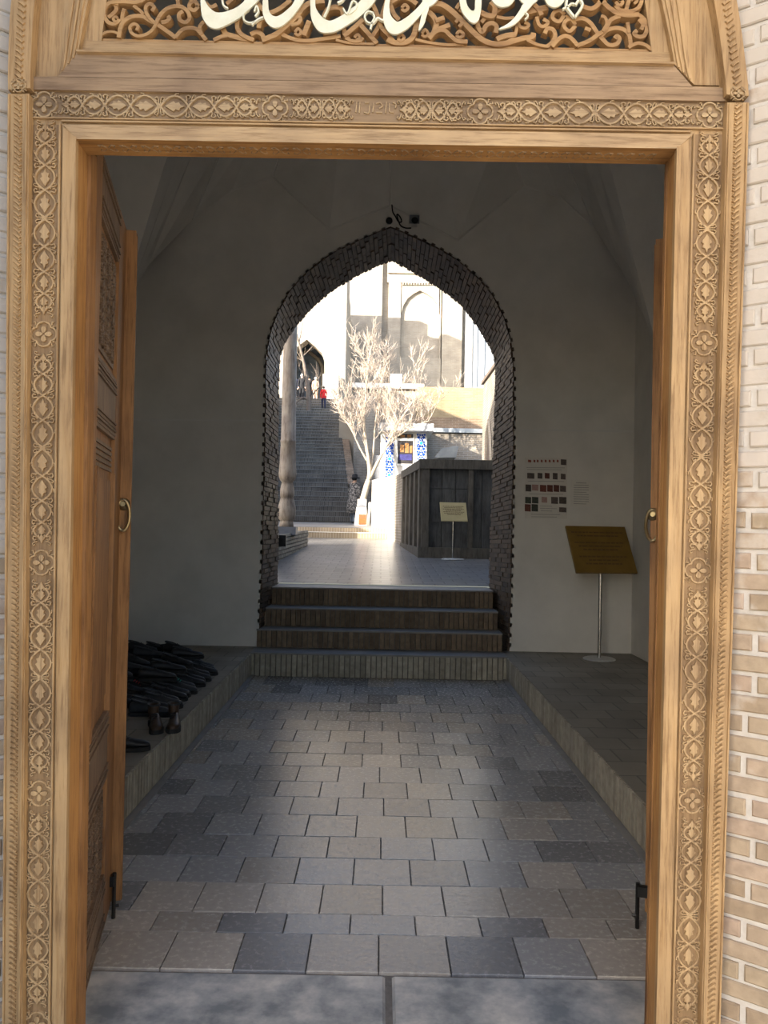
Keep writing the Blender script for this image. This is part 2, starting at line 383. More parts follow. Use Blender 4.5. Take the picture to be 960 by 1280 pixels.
def inst(name, me, loc, parent=None, rot=(0, 0, 0), scale=(1, 1, 1)):
    o = bpy.data.objects.new(name, me); col.objects.link(o)
    if parent is not None:
        loc = Vector(loc) - base_of(parent); o.parent = parent
    o.location = loc; o.rotation_euler = rot; o.scale = scale
    return o
def smooth_path(pts, sub=5, closed=False):
    out = []; n = len(pts)
    seg = n if closed else n-1
    for i in range(seg):
        if closed: p0, p1, p2, p3 = pts[(i-1) % n], pts[i], pts[(i+1) % n], pts[(i+2) % n]
        else: p0, p1, p2, p3 = pts[max(i-1, 0)], pts[i], pts[i+1], pts[min(i+2, n-1)]
        for k in range(sub):
            t = k/sub
            out.append(tuple(.5*((2*b) + (-a+c)*t + (2*a-5*b+4*c-d)*t*t + (-a+3*b-3*c+d)*t**3) for a, b, c, d in zip(p0, p1, p2, p3)))
    if not closed: out.append(tuple(pts[-1]))
    return out
def circ(cx, cy, r, k=12, a0=0, a1=2*PI):
    return [(cx+r*math.cos(a0+(a1-a0)*i/k), cy+r*math.sin(a0+(a1-a0)*i/k)) for i in range(k)]
def lerp(a, b, t): return a+(b-a)*t
def structure(o, label): return tag(o, label, kind='structure')

# ------------------------------------------------------------------ gate passage: floor lane
YB = 8.72          # plaster wall with the far arch
YBF = 9.75         # courtyard side of that wall
LANE = 1.33
PLAT = .242
rowY = [2.878, 3.14, 3.30, 3.571, 3.846, 4.11, 4.41, 4.69, 4.975, 5.288, 5.58, 5.88, 6.2, 6.51, 6.85, 7.16, 7.52, 7.89, 8.32]
fl = structure(MB().box(-2.74, 2.74, 2.0, 8.45, -.25, -.012).build('floor', 'tile_mortar'), 'grey stone slab floor of the passage between two raised side platforms')
rnd = random.Random(3)
def slab_mesh(w, d, h=.03, ch=.002):
    m = MB(); x, y = w/2, d/2
    m.loft([[(-x, -y, -h), (x, -y, -h), (x, y, -h), (-x, y, -h)], [(-x, -y, -ch), (x, -y, -ch), (x, y, -ch), (-x, y, -ch)],
            [(-x+ch, -y+ch, 0), (x-ch, -y+ch, 0), (x-ch, y-ch, 0), (-x+ch, y-ch, 0)]])
    return m
tile_cache = {}
warm_rows = set([0, 1, 2])
for i in range(len(rowY)-1):
    y0, y1 = rowY[i], rowY[i+1]
    ph = (-.75 if i % 2 == 0 else -.61) + rnd.uniform(-.02, .02)
    x = ph - .26*6
    while x < LANE:
        a, b = max(x, -LANE), min(x+.26, LANE)
        if b-a > .03:
            w = round(b-a-.0045, 3); d = round(y1-y0-.0045, 3)
            u = rnd.random()
            mt = 'stone_tile'
            if (i in warm_rows and u < .8) or u < .22: mt = 'stone_tile_warm'
            elif u > .86: mt = 'stone_tile_dark'
            key = (w, d, mt)
            if key not in tile_cache: tile_cache[key] = slab_mesh(w, d).mesh('floor_tile', mt)
            inst('floor_tile', tile_cache[key], ((a+b)/2, (y0+y1)/2, rnd.uniform(-.001, .001)), fl, rot=(rnd.uniform(-.011, .011), rnd.uniform(-.008, .008), 0))
        x += .26
jx = WX(487, 1250, 2.6)
for a, b in ((-1.3, jx-.012), (jx+.012, 1.3)):
    inst('threshold_slab', slab_mesh(b-a, .70, .06, .01).mesh('threshold_slab', 'stone_threshold'), ((a+b)/2, 2.878-.36, -.002), fl)

# side platforms with brick-on-edge kerbs
kb = MB().box(-.0225, .0225, -.03, .03, -.108, .108).mesh('kerb_brick', 'riser_brick')
for sgn, nm, lb in ((-1, 'platform_left', 'raised brick platform on the left holding the pile of shoes'), (1, 'platform_right', 'raised brick platform on the right carrying the tall gold sign')):
    x0, x1 = sorted((sgn*(LANE+.02), sgn*2.9))
    pl = structure(MB().box(x0, x1, 3.35, YB+.1, -.2, PLAT-.008).build(nm, 'brick_mortar'), lb)
    MB().box(*sorted((sgn*(LANE+.005), sgn*2.9)), 3.35, YB+.1, PLAT-.006, PLAT).build('brick_paving', 'brick_platform_top', pl)
    MB().box(*sorted((sgn*(LANE-.045), sgn*(LANE+.02))), 3.35, 8.34, -.02, .012).build('kerb_base', 'tread_stone', pl)
    y = 3.38
    while y < 8.30:
        inst('kerb_brick', kb, (sgn*(LANE+.022), y, .126), pl, rot=(0, 0, PI/2 + rnd.uniform(-.02, .02)))
        y += .0545

# steps up through the far arch
st = structure(MB().box(-1.36, 1.36, 8.36, 8.7, -.2, .225).build('entrance_steps', 'brick_mortar'), 'flight of four brick-on-edge steps climbing through the far arch')
stepdef = [(8.33, 0.0, .242, 8.70), (8.70, .242, .436, 8.98), (8.98, .436, .640, 9.32), (9.32, .640, .845, 9.8)]
hw = [1.345, 1.335, 1.325, 1.315]
for i, (yy, z0, z1, yb) in enumerate(stepdef):
    MB().box(-hw[i]+.0, hw[i], yy+.035, yb+.06, z0-.02, z1-.016).build('step_core', 'brick_mortar', st)
    MB().box(-hw[i], hw[i], yy-.004, yb+.04, z1-.016, z1).build('tread', 'tread_stone', st)
    h = (z1-z0-.018)/2
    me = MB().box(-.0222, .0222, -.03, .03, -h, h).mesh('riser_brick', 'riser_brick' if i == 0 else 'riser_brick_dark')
    n = int(2*hw[i]/.0545)
    for k in range(n):
        inst('riser_brick', me, (-hw[i]+.027+k*(2*hw[i]-.054)/(n-1), yy+.03+rnd.uniform(-.003, .003), z0+h), st)

# ------------------------------------------------------------------ far wall with pointed arch
def resample(pl, n):
    L = [0]
    for a, b in zip(pl, pl[1:]): L.append(L[-1]+math.dist(a, b))
    out = []
    for i in range(n):
        t = L[-1]*i/(n-1); k = 0
        while k < len(L)-2 and L[k+1] < t: k += 1
        f = (t-L[k])/max(L[k+1]-L[k], 1e-9)
        out.append(tuple(lerp(a, b, f) for a, b in zip(pl[k], pl[k+1])))
    return out
arL = [(323, 812), (324, 770), (327, 700), (329, 600), (331, 500), (331, 460), (335, 425), (345, 393), (362, 363), (386, 337), (415, 316), (448, 300), (488, 283)]
arR = [(636, 812), (638, 770), (640, 700), (642, 600), (643, 500), (642, 455), (638, 420), (628, 390), (610, 360), (585, 335), (556, 314), (524, 298), (488, 283)]
fL = [(346, 738), (347, 690), (347, 600), (348, 500), (349, 447), (358, 425), (370, 407), (390, 385), (410, 367), (440, 348), (470, 333), (490, 325)]
fR = [(613, 738), (613, 690), (615, 633), (618, 537), (620, 455), (614, 437), (603, 417), (577, 382), (553, 363), (520, 342), (490, 325)]
def prof(pts, Y, n, zlow):
    q = [(WX(a, b, Y), WZ(a, b, Y)) for a, b in pts]
    q = [(q[0][0], zlow)] + q[1:] if zlow < q[1][1] else q
    return resample(smooth_path(q, 4), n)
NP = 44
PL, PR = prof(arL, YB, NP, -.2), prof(arR, YB, NP, -.2)
QL, QR = prof(fL, YBF, NP, -.2), prof(fR, YBF, NP, -.2)
HB = 8.6
def wall_with_hole(name, PLa, PRa, Yf, QLa, QRa, Yb, xl, xr, top, mats, soffit=True):
    m = MB()
    for Pa, X, Y in ((PLa, xl, Yf), (PRa, xr, Yf), (QLa, xl, Yb), (QRa, xr, Yb)):
        V = [];
        for x, z in Pa: V += [(x, Y, z), (X, Y, z)]
        m.add(V, [(2*i, 2*i+1, 2*i+3, 2*i+2) for i in range(len(Pa)-1)])
    for Y, a in ((Yf, PLa[-1]), (Yb, QLa[-1])):
        m.add([(xl, Y, a[1]), (a[0], Y, a[1]), (xr, Y, a[1]), (xr, Y, top), (xl, Y, top)], [(0, 1, 2, 3, 4)])
    if soffit:
        for Pa, Qa in ((PLa, QLa), (PRa, QRa)):
            V = []
            for (x, z), (x2, z2) in zip(Pa, Qa): V += [(x, Yf, z), (x2, Yb, z2)]
            m.add(V, [(2*i, 2*i+1, 2*i+3, 2*i+2) for i in range(len(Pa)-1)], 1)
    m.add([(xl, Yf, top), (xr, Yf, top), (xr, Yb, top), (xl, Yb, top)], [(0, 1, 2, 3)])
    for X in (xl, xr): m.add([(X, Yf, -.3), (X, Yb, -.3), (X, Yb, top), (X, Yf, top)], [(0, 1, 2, 3)])
    return m
wb = structure(wall_with_hole('wall_back', PL, PR, YB, QL, QR, YBF, -9.0, 12, HB, None).build('wall_back', ['plaster', 'brick_mortar']), 'grey plastered wall pierced by the far pointed brick arch')
# brick lining of the arch: courses too fine to pick apart singly
m = MB(); br = random.Random(5)
for Pa, Qa, sg in ((PL, QL, 1), (PR, QR, -1)):
    n = 108
    A = resample(Pa, n); B = resample(Qa, n)
    for i in range(n-1):
        off = (i % 2)*.5
        for k in range(-1, 5):
            t0, t1 = max(0, (k+off)/4.5+.006), min(1, (k+1+off)/4.5-.006)
            if t1-t0 < .04: continue
            def P(t, e, d):
                a = A[i] if e == 0 else A[i+1]; b = B[i] if e == 0 else B[i+1]
                a2, b2 = (A[i+1], B[i+1]) if e == 0 else (A[i], B[i])
                f = .09
                x = lerp(lerp(a[0], b[0], t), lerp(a2[0], b2[0], t), f); z = lerp(lerp(a[1], b[1], t), lerp(a2[1], b2[1], t), f)
                tx, tz = A[i+1][0]-A[i][0], A[i+1][1]-A[i][1]; L = math.hypot(tx, tz) or 1
                nx, nz = (tz/L*sg, -tx/L*sg)
                return (x+nx*d, lerp(YB, YBF, t), z+nz*d)
            d = br.uniform(.006, .02)
            lo = [P(t0, 0, -.02), P(t1, 0, -.02), P(t1, 1, -.02), P(t0, 1, -.02)]
            hi = [P(t0, 0, d), P(t1, 0, d), P(t1, 1, d), P(t0, 1, d)]
            m.hexa(lo+hi, br.choice([0, 0, 1, 1, 2]))
tag(m.build('arch_brickwork', ['arch_brick_a', 'arch_brick_b', 'arch_brick_c'], wb), 'dark glazed-looking brick lining of the arch', kind='stuff')
# dado line
for xa, xb, ya, yb_ in ((150, 328, 524, 525.5), (643, 792, 537, 539)):
    p0, p1 = W(xa, ya, YB), W(xb, yb_, YB)
    MB().hexa([(p0.x, YB-.006, p0.z-.012), (p1.x, YB-.006, p1.z-.012), (p1.x, YB+.02, p1.z-.012), (p0.x, YB+.02, p0.z-.012), (p0.x, YB-.006, p0.z+.006), (p1.x, YB-.006, p1.z+.006), (p1.x, YB+.02, p1.z+.006), (p0.x, YB+.02, p0.z+.006)]).build('dado_line', 'plaster_dado', wb)
# side walls, roof and vault
for sgn, nm, lb in ((-1, 'wall_left', 'plastered left wall of the dim passage'), (1, 'wall_right', 'plastered right wall of the dim passage')):
    structure(MB().box(*sorted((sgn*2.74, sgn*3.3)), 2.5, YB, -.2, HB).build(nm, 'plaster'), lb)
structure(MB().box(-9.0, 12, 2.4, YBF, HB, HB+.3).build('roof', 'plaster'), 'flat roof over the gate passage')
def vault():
    m = MB()
    nodes = []
    def bw(px, py): p = W(px, py, YB-.004); return (p.x, YB-.004, p.z)
    back = [bw(240, 275), bw(290, 238), bw(341, 221), bw(412, 287), bw(487, 257), bw(572, 300), bw(654, 232), bw(700, 246), bw(743, 285)]
    right = [(2.52, 8.45, 4.30), (2.66, 8.2, 3.8), (2.735, 7.9, 3.25), (2.735, 7.3, 4.2), (2.735, 5.7, 5.4), (2.735, 4.1, 4.2), (2.735, 3.4, 3.3), (2.3, 2.62, 4.7)]
    front = [(1.3, 2.61, 5.3), (0, 2.61, 5.0), (-1.3, 2.61, 5.3)]
    left = [(-x, y, z) for x, y, z in reversed(right)]
    loop = back + right + front + left
    n = len(loop); c = Vector((0, 5.7, 0))
    rings = [loop]
    for t, zt, rr in ((.35, 6.0, .78), (.7, 6.9, .5), (1, 7.4, .22)):
        ring = []
        for p in loop:
            d = Vector((p[0], p[1]-5.7, 0)); a = math.atan2(d.y, d.x)
            R = 2.75*rr
            tgt = Vector((math.cos(a)*R, 5.7+math.sin(a)*R*1.05, zt))
            ring.append(tuple(Vector(p).lerp(tgt, min(1, .25+t))))
        rings.append(ring)
    m.loft(rings, closed=True, caps=False)
    k = len(loop); m.f.append(tuple(3*k+i for i in range(k))); m.mi.append(0)
    ce = structure(m.build('ceiling', 'plaster'), 'faceted plaster vault with squinch corners above the passage')
    # raised plaster ribs along the folds
    for i in range(len(back)-1):
        a, b = Vector(back[i]), Vector(back[i+1])
        MB().tube([a, b], .012, 4).build('rib', 'plaster', ce)
    for i in (0, 2, 4, 6, 8):
        a, b = Vector(rings[0][i]), Vector(rings[1][i]); MB().tube([a, b], .012, 4).build('rib', 'plaster', ce)
vault()

# ------------------------------------------------------------------ portal front: wall around the frame, splayed brick reveals, deep iwan
YF = 2.25
bandR = [(902, 1300), (905, 1100), (912, 860), (918, 640), (926, 400), (934, 190), (936, 120), (934, 95), (930, 50), (921, 0), (909, -50), (890, -100), (860, -160)]
bandL = [(3, 1300), (4, 1000), (6, 640), (8, 400), (9, 190), (10, 120), (10, 88), (11, 40), (14, 0), (24, -50), (42, -100), (72, -160)]
def xz(px, py, Y=YF): p = W(px, py, Y); return (p.x, p.z)
fwL = [(xz(3, 1300)[0]+.02, -.3)] + [(xz(a, b)[0]+.02, xz(a, b)[1]) for a, b in bandL]
fwR = [(xz(902, 1300)[0]-.02, -.3)] + [(xz(a, b)[0]-.02, xz(a, b)[1]) for a, b in bandR]
topz = 4.05
fwL.append((0, topz)); fwR.append((0, topz))
fwL = resample(fwL, 40); fwR = resample(fwR, 40)
structure(wall_with_hole('wall_front', fwL, fwR, 2.36, fwL, fwR, 2.58, -9.0, 12, HB, None).build('wall_front', ['plaster', 'plaster']), 'gate wall holding the carved door frame')
# splays
SPD = Vector((1.28, -1.0, 0)).normalized()
brick_cache = {}
def splay(sgn, name, label, X0, Lb):
    A = Vector((sgn*X0, 2.33, 0)); D = Vector((sgn*SPD.x, SPD.y, 0)); N = Vector((-sgn*abs(SPD.y), -abs(SPD.x), 0))   # N towards the street
    E = A + D*2.1
    m = MB()
    back = -N*.5
    P = [A+back, E+back, E, A]
    m.hexa([(p.x, p.y, -.3) for p in P]+[(p.x, p.y, 8.6) for p in P])
    w = structure(m.build(name, 'brick_splay' if False else 'portal_mortar'), label)
    F0, F1 = A + D*(Lb+.13), E; o_ = N*.006
    P = [F0-N*.05, F1-N*.05, F1+o_, F0+o_]
    MB().hexa([(p.x, p.y, -.3) for p in P]+[(p.x, p.y, 8.6) for p in P]).build('brick_facing', 'brick_splay', w)
    P = [A+o_-N*.05, F0+o_-N*.05, F0+o_, A+o_]
    MB().hexa([(p.x, p.y, 3.28) for p in P]+[(p.x, p.y, 8.6) for p in P]).build('brick_facing', 'brick_splay', w)
    ang = math.atan2(D.y, D.x)
    r = random.Random(11 if sgn > 0 else 12)
    z = -.05; i = 0
    while z < 3.25:
        s = r.uniform(-.02, .02) - (.10 if i % 2 else 0.0); j = 0
        while s < Lb:
            if s < 0: s += .06 if i % 2 == 0 else .03; continue
            L = (.25 if i % 2 == 0 else (.118 if j % 2 else .122))
            key = (round(L, 3), j % 3)
            if key not in brick_cache:
                q = MB(); h = .0225; a = L/2-.002; c = .004
                q.loft([[(-a, -.03, -h), (a, -.03, -h), (a, -.03, h), (-a, -.03, h)], [(-a, .004, -h), (a, .004, -h), (a, .004, h), (-a, .004, h)], [(-a+c, .008, -h+c), (a-c, .008, -h+c), (a-c, .008, h-c), (-a+c, .008, h-c)]])
                brick_cache[key] = q.mesh('brick', 'portal_brick')
            c0 = A + D*(s+L/2) + N*r.uniform(-.003, .003)
            o = inst('brick', brick_cache[key], (c0.x, c0.y, z+.0215+r.uniform(-.002, .002)), w, rot=(0, r.uniform(-.012, .012), ang if sgn < 0 else ang+PI))
            # local +y must face the street
            if (Matrix.Rotation(o.rotation_euler.z, 3, 'Z') @ Vector((0, 1, 0))).dot(N) < 0: o.rotation_euler.z += PI
            s += L + .012; j += 1
        z += .0572; i += 1
    return E
ER = splay(1, 'wall_portal_right', 'limewashed brick reveal of the portal right of the door frame', .925, .62)
EL = splay(-1, 'wall_portal_left', 'limewashed brick reveal of the portal left of the door frame', 1.02, .62)
for E, sgn, nm in ((ER, 1, 'wall_iwan_right'), (EL, -1, 'wall_iwan_left')):
    structure(MB().box(*sorted((E.x-.02*sgn, E.x+sgn*.6)), -1.9, E.y+.1, -.3, 8.6).build(nm, 'brick_wall_y'), 'deep brick side of the entrance portal on the ' + nm.split('_')[-1])
structure(MB().box(-9.0, 12, -.6, 2.4, 7.4, 8.9).build('portal_roof', 'brick_wall_x'), 'brick head of the entrance portal over the doorway')
structure(MB().box(-40, 40, -40, 2.2, -.3, -.015).build('street_paving', 'paving_front'), 'pale paving in front of the gate')

# ------------------------------------------------------------------ carved door frame
base = Vector((0, YF+.05, 0))
frame = empty('carved_door_frame', base)
tag(frame, 'carved honey-coloured wooden door frame with arched fretwork panel above', 'door frame')
def bar(name, pts, yf, yb, mat, parent=frame):
    """board outlined in the photograph; its front lies at yf and it is a true prism back to yb"""
    return MB().prism([xz(a, b, yf) for a, b in pts], yf, yb).build(name, mat, parent)
# generic carved units, in photo pixels of the frame plane (1 px = YF/1000 m)
PXM = YF/FPX
def vine_mesh(name, halfLen, wid, mat, cross):
    """interlaced vine: two strands crossing at the given stations, with curls, leaves and a central knot"""
    m = MB(); s = PXM; H = .0065
    def R(path, hwd, h=H, closed=False): m.relief([(a*s, b*s) for a, b in path], hwd*s, h, closed=closed)
    for sx in (-1, 1):
        for sv in (-1, 1):
            sign = 1
            path = []
            for (a, b), w in zip(zip(cross, cross[1:]), wid):
                for k in range(10):
                    t = k/10
                    path.append((sx*sign*w*math.sin(PI*t)**.8, sv*(a+(b-a)*t)))
                sign = -sign
            path.append((0, sv*cross[-1]))
            R(path, 1.6)
    for sv in (-1, 1):
        for q, ((a, b), w) in enumerate(zip(zip(cross, cross[1:]), wid)):
            c = (a+b)/2; L = (b-a)
            leaf = [(0, c-L*.34), (w*.26, c-L*.18), (w*.50, c-L*.04), (w*.28, c+L*.03), (w*.40, c+L*.16), (w*.14, c+L*.2), (0, c+L*.36)]
            poly = [(x, sv*y) for x, y in leaf] + [(-x, sv*y) for x, y in reversed(leaf[1:-1])]
            m.prism([(x*s, y*s) for x, y in poly], -H*.95, .001)
            for sx in (-1, 1):
                # outward curl at each crossing, thorn on each lobe
                y0 = b; e = w*.98
                R([(sx*w*.30, sv*(y0-4.2)), (sx*w*.66, sv*(y0-2.2)), (sx*e, sv*(y0-3.2)), (sx*(e+1.2), sv*(y0-.2)), (sx*(e-.6), sv*(y0+2.2)), (sx*(e-3.2), sv*(y0+1.0))], 1.15)
                R([(sx*w*.45, sv*(y0+3.4)), (sx*w*.85, sv*(y0+4.2)), (sx*(e+1.8), sv*(y0+6.5)), (sx*(e+.4), sv*(y0+8.6)), (sx*(e-1.6), sv*(y0+7.2))], 1.0)
                m.prism([((sx*w*.55+u*1.5)*s, (sv*(c-L*.40)+v*2.0)*s) for u, v in ((-1, 0), (0, -1), (1, 0), (0, 1))], -H*.8, .001)
                R([(sx*w*.93, sv*(c-1.5)), (sx*(w*1.2), sv*(c+1.5)), (sx*(w*1.22), sv*(c+5))], .95)
    for sx in (-1, 1):
        for sv in (-1, 1):
            R([(0, 0), (sx*4, sv*1.2), (sx*9, sv*1.4), (sx*11.5, sv*3.2), (sx*10, sv*6), (sx*6, sv*4.8), (sx*1.5, sv*1.5)], 1.0)
    tip = cross[-1]
    for sv in (-1, 1):
        poly = [(-1.2, tip-4), (1.2, tip-4), (4, tip+.5), (2, tip+1.5), (0, tip+6), (-2, tip+1.5), (-4, tip+.5)]
        m.prism([(x*s, sv*y*s) for x, y in (poly if sv > 0 else reversed(poly))], -H, .001)
    return m.mesh(name, mat)
def medal_mesh(name, mat, r=15.5):
    m = MB(); s = PXM; H = .0065
    ring = []
    for k in range(48):
        t = 2*PI*k/48
        rr = r*(.80+.24*abs(math.cos(2*t))**.7)
        ring.append((rr*math.cos(t)*s, rr*math.sin(t)*s))
    m.relief(ring, 1.5*s, H, closed=True)
    for k in range(4):
        t = PI/2*k
        c = (math.cos(t)*r*.36, math.sin(t)*r*.36)
        pet = []
        for q in range(10):
            a = 2*PI*q/10
            u, v = r*.30*math.cos(a), r*.19*math.sin(a)*(1+.3*math.cos(a))
            pet.append(((c[0]+u*math.cos(t)-v*math.sin(t))*s, (c[1]+u*math.sin(t)+v*math.cos(t))*s))
        m.prism(pet, -H, .001)
        t2 = t+PI/4
        for d in (-.16, .16):
            m.relief([(math.cos(t2+d*.4)*r*.98*s, math.sin(t2+d*.4)*r*.98*s), (math.cos(t2+d)*r*1.12*s, math.sin(t2+d)*r*1.12*s), (math.cos(t2+d*1.4)*r*1.22*s, math.sin(t2+d*1.4)*r*1.22*s), (math.cos(t2+d*.6)*r*1.28*s, math.sin(t2+d*.6)*r*1.28*s)], 1.0*s, H*.8)
    return m.mesh(name, mat)
longM = {a: vine_mesh('carved_vine', 120, [13.2, 12.6, 11.6, 10], mt, [1.5, 35, 66, 93, 113]) for a, mt in (('z', 'wood_relief'), ('x', 'wood_relief_x'))}
doorM = vine_mesh('carved_vine', 120, [13.2, 12.6, 11.6, 10], 'wood_door_grey', [1.5, 35, 66, 93, 113])
shortM = vine_mesh('carved_vine', 38, [11.5, 10], 'wood_relief_x', [1.5, 19, 34])
medM = {a: medal_mesh('carved_medallion', mt) for a, mt in (('z', 'wood_relief'), ('x', 'wood_relief_x'))}
def place_relief(me, name, p0, p1, length_px, Y, parent, wscale=1.0, horiz=False):
    """lay a carved unit between two photo points on the plane Y"""
    A, B = W(*p0, Y), W(*p1, Y); C = (A+B)/2; d = B-A
    L = math.hypot(d.x, d.z); sc = L/(length_px*PXM)
    ang = math.atan2(d.x, d.z)      # unit's own long axis is local z
    return inst(name, me, (C.x, Y, C.z), parent, rot=(0, ang, 0), scale=(wscale, 1, sc))
def edge(pts, y):       # x on a slanted photo line at height y
    (x0, y0), (x1, y1) = pts
    return x0+(x1-x0)*(y-y0)/(y1-y0)
BOT = 1330
Ls = dict(b0=[(9.5, 170), (3, 1245)], b1=[(36, 170), (28, 1245)], c0=[(39.5, 170), (32, 1245)], c1=[(76, 170), (63, 1245)], f1=[(95, 170), (80, 1245)])
Rs = dict(b0=[(934.5, 190), (901.5, 1245)], b1=[(907.5, 190), (877.5, 1245)], c0=[(905, 190), (876, 1245)], c1=[(866, 190), (840.5, 1245)], f1=[(846, 190), (821, 1245)])
for S, nm, sg in ((Ls, 'left', 1), (Rs, 'right', -1)):
    yt = 156 if sg > 0 else 168
    yc = 95 if sg > 0 else 106
    def q(k, y, d=0): return (edge(S[k], y)+d*sg, y)
    stile = bar('stile', [q('b1', yc, -1), q('f1', yt+10, 0), q('f1', BOT, 0), q('b1', BOT, -1)], YF, 2.335, 'wood_honey')
    # carved ground sits in a slight recess between two fillets
    bar('panel_ground', [q('c0', yt, .5), q('c1', yt, -.5), q('c1', BOT, -.5), q('c0', BOT, .5)], YF-.002, YF+.01, 'wood_ground', stile)
    for k, d in (('c0', 0), ('c1', 0)):
        a, b = xz(*q(k, yt, d), YF), xz(*q(k, BOT, d), YF)
        MB().relief([a, b], 1.6*PXM, .009, y=YF).build('fillet', 'wood_honey', stile)
    a, b = q('c0', yt), q('c1', yt)
    # plain flat with a shallow groove next to the opening
    a, b = xz(*q('c1', yt+8, 9), YF), xz(*q('c1', BOT, 9), YF)
    MB().relief([a, b], 1.0*PXM, .004, y=YF).build('bead', 'wood_honey', stile)
    bar('plain_board', [q('c1', yt+2, 2.5), q('f1', yt+12, 0), q('f1', BOT, 0), q('c1', BOT, 2.5)], YF-.007, YF+.012, 'wood_honey', stile)
    # reveal facing and door stop
    A, B = xz(*q('f1', 170 if sg > 0 else 182), YF), xz(*q('f1', BOT), YF)
    RV, ST = (2.335, 2.385) if sg > 0 else (2.315, 2.335)
    MB().hexa([(B[0], YF-.006, B[1]), (B[0]-.03*sg, YF-.006, B[1]), (B[0]-.03*sg, RV, B[1]), (B[0]+.002*sg, RV, B[1]),
               (A[0], YF-.006, A[1]), (A[0]-.03*sg, YF-.006, A[1]), (A[0]-.03*sg, RV, A[1]), (A[0]+.002*sg, RV, A[1])]).build('jamb_reveal', 'wood_orange', frame)
    e = .012 if sg > 0 else .004
    MB().hexa([(B[0]+e*sg, RV+.001, B[1]), (B[0]-.05*sg, RV+.001, B[1]), (B[0]-.05*sg, ST, B[1]), (B[0]+e*sg, ST, B[1]),
               (A[0]+e*sg, RV+.001, A[1]), (A[0]-.05*sg, RV+.001, A[1]), (A[0]-.05*sg, ST, A[1]), (A[0]+e*sg, ST, A[1])]).build('door_stop', 'wood_batten', frame)
    # vines and medallions
    cy = [130, 418, 703, 991, 1279] if sg > 0 else [145, 429, 713, 1000, 1287]
    def cx(y): return (edge(S['c0'], y)+edge(S['c1'], y))/2
    for i, y in enumerate(cy[1:]):
        p0, p1 = (cx(y-25), y-25), (cx(cy[i]+25), cy[i]+25)
        place_relief(longM['z'], 'carved_vine', p0, p1, 236, YF-.002, stile, wscale=.98)
        place_relief(medM['z'], 'carved_medallion', (cx(y+18), y+18), (cx(y-18), y-18), 38, YF-.002, stile, wscale=1.0)
    # outer band with scale carving
    band_l = [q('b0', yc+22), q('b1', yc+22), q('b1', BOT), q('b0', BOT)]
    bd = bar('outer_band', band_l, YF-.03, YF+.08, 'wood_honey')
    for k, d in (('b0', 2.0), ('b1', -2.5)):
        a, b = xz(*q(k, yc+24, d), YF-.03), xz(*q(k, BOT, d), YF-.03)
        MB().relief([a, b], 1.5*PXM, .006, y=YF-.03).build('band_fillet', 'wood_honey', bd)
    m = MB(); y = yc+28
    while y < BOT:
        c = (edge(S['b0'], y)*.48+edge(S['b1'], y)*.52)
        u, v = xz(c, y, YF-.03)
        s = PXM
        m.relief([(u-4.6*s*sg, v+2.6*s), (u-1.0*s*sg, v+.8*s), (u+2.6*s*sg, v-2.4*s), (u+4.2*s*sg, v-.6*s)], [1.3*s, 1.9*s, 1.8*s, .9*s], .0075, y=YF-.03)
        m.relief([(u+1.4*s*sg, v+3.0*s), (u+4.0*s*sg, v+2.2*s)], 1.0*s, .003, y=YF-.03)
        y += 6.9
    tag(m.build('scale_carving', 'wood_honey', bd), None, kind='stuff')
# lintel
def ly(yl, yr, x): return yl+(x-120)*(yr-yl)/680.0
def hbar(name, t, b, x0, x1, yf, yb, mat, parent=frame, x0b=None, x1b=None):
    x0b = x0 if x0b is None else x0b; x1b = x1 if x1b is None else x1b
    return bar(name, [(x0, ly(*t, x0)), (x1, ly(*t, x1)), (x1b, ly(*b, x1b)), (x0b, ly(*b, x0b))], yf, yb, mat, parent)
lin = hbar('lintel', (96, 107), (160, 171), 38, 907, YF+.001, 2.335, 'wood_honey_x')
hbar('lintel_board', (97, 108), (113, 124.5), 38.5, 906.5, YF-.012, YF+.02, 'wood_weathered_x', lin)
hbar('panel_ground', (115, 126), (150, 161), 39, 906, YF-.002, YF+.02, 'wood_ground_x', lin)
for yl, yr, w in ((115, 126, 1.3), (149.5, 160.5, 1.3), (153.5, 164, 1.6)):
    MB().relief([xz(39 if yl < 152 else 78, ly(yl, yr, 39)), xz(906 if yl < 152 else 862, ly(yl, yr, 906))], w*PXM, .008, y=YF).build('fillet', 'wood_honey_x', lin)
# bevelled architrave, mitred
P = [xz(78, ly(156, 167, 78), YF-.012), xz(866, ly(156, 167, 866), YF-.012), xz(846, ly(174, 185, 846), YF-.006), xz(96, ly(174, 185, 96), YF-.006)]
MB().hexa([(P[0][0], YF-.012, P[0][1]), (P[1][0], YF-.012, P[1][1]), (P[1][0], YF+.03, P[1][1]), (P[0][0], YF+.03, P[0][1]),
           (P[3][0], YF-.006, P[3][1]), (P[2][0], YF-.006, P[2][1]), (P[2][0], YF+.03, P[2][1]), (P[3][0], YF+.03, P[3][1])]).build('architrave', 'wood_pale_x', lin)
a0, a1 = xz(92, ly(174, 185, 92), YF-.006), xz(850, ly(174, 185, 850), YF-.006)
sof = MB().hexa([(a0[0], YF-.006, a0[1]), (a1[0], YF-.006, a1[1]), (a1[0], 2.335, a1[1]-.004), (a0[0], 2.335, a0[1]-.004),
           (a0[0], YF-.006, a0[1]+.03), (a1[0], YF-.006, a1[1]+.03), (a1[0], 2.335, a1[1]+.03), (a0[0], 2.335, a0[1]+.03)]).build('soffit', 'wood_orange_x', lin)
m = MB()
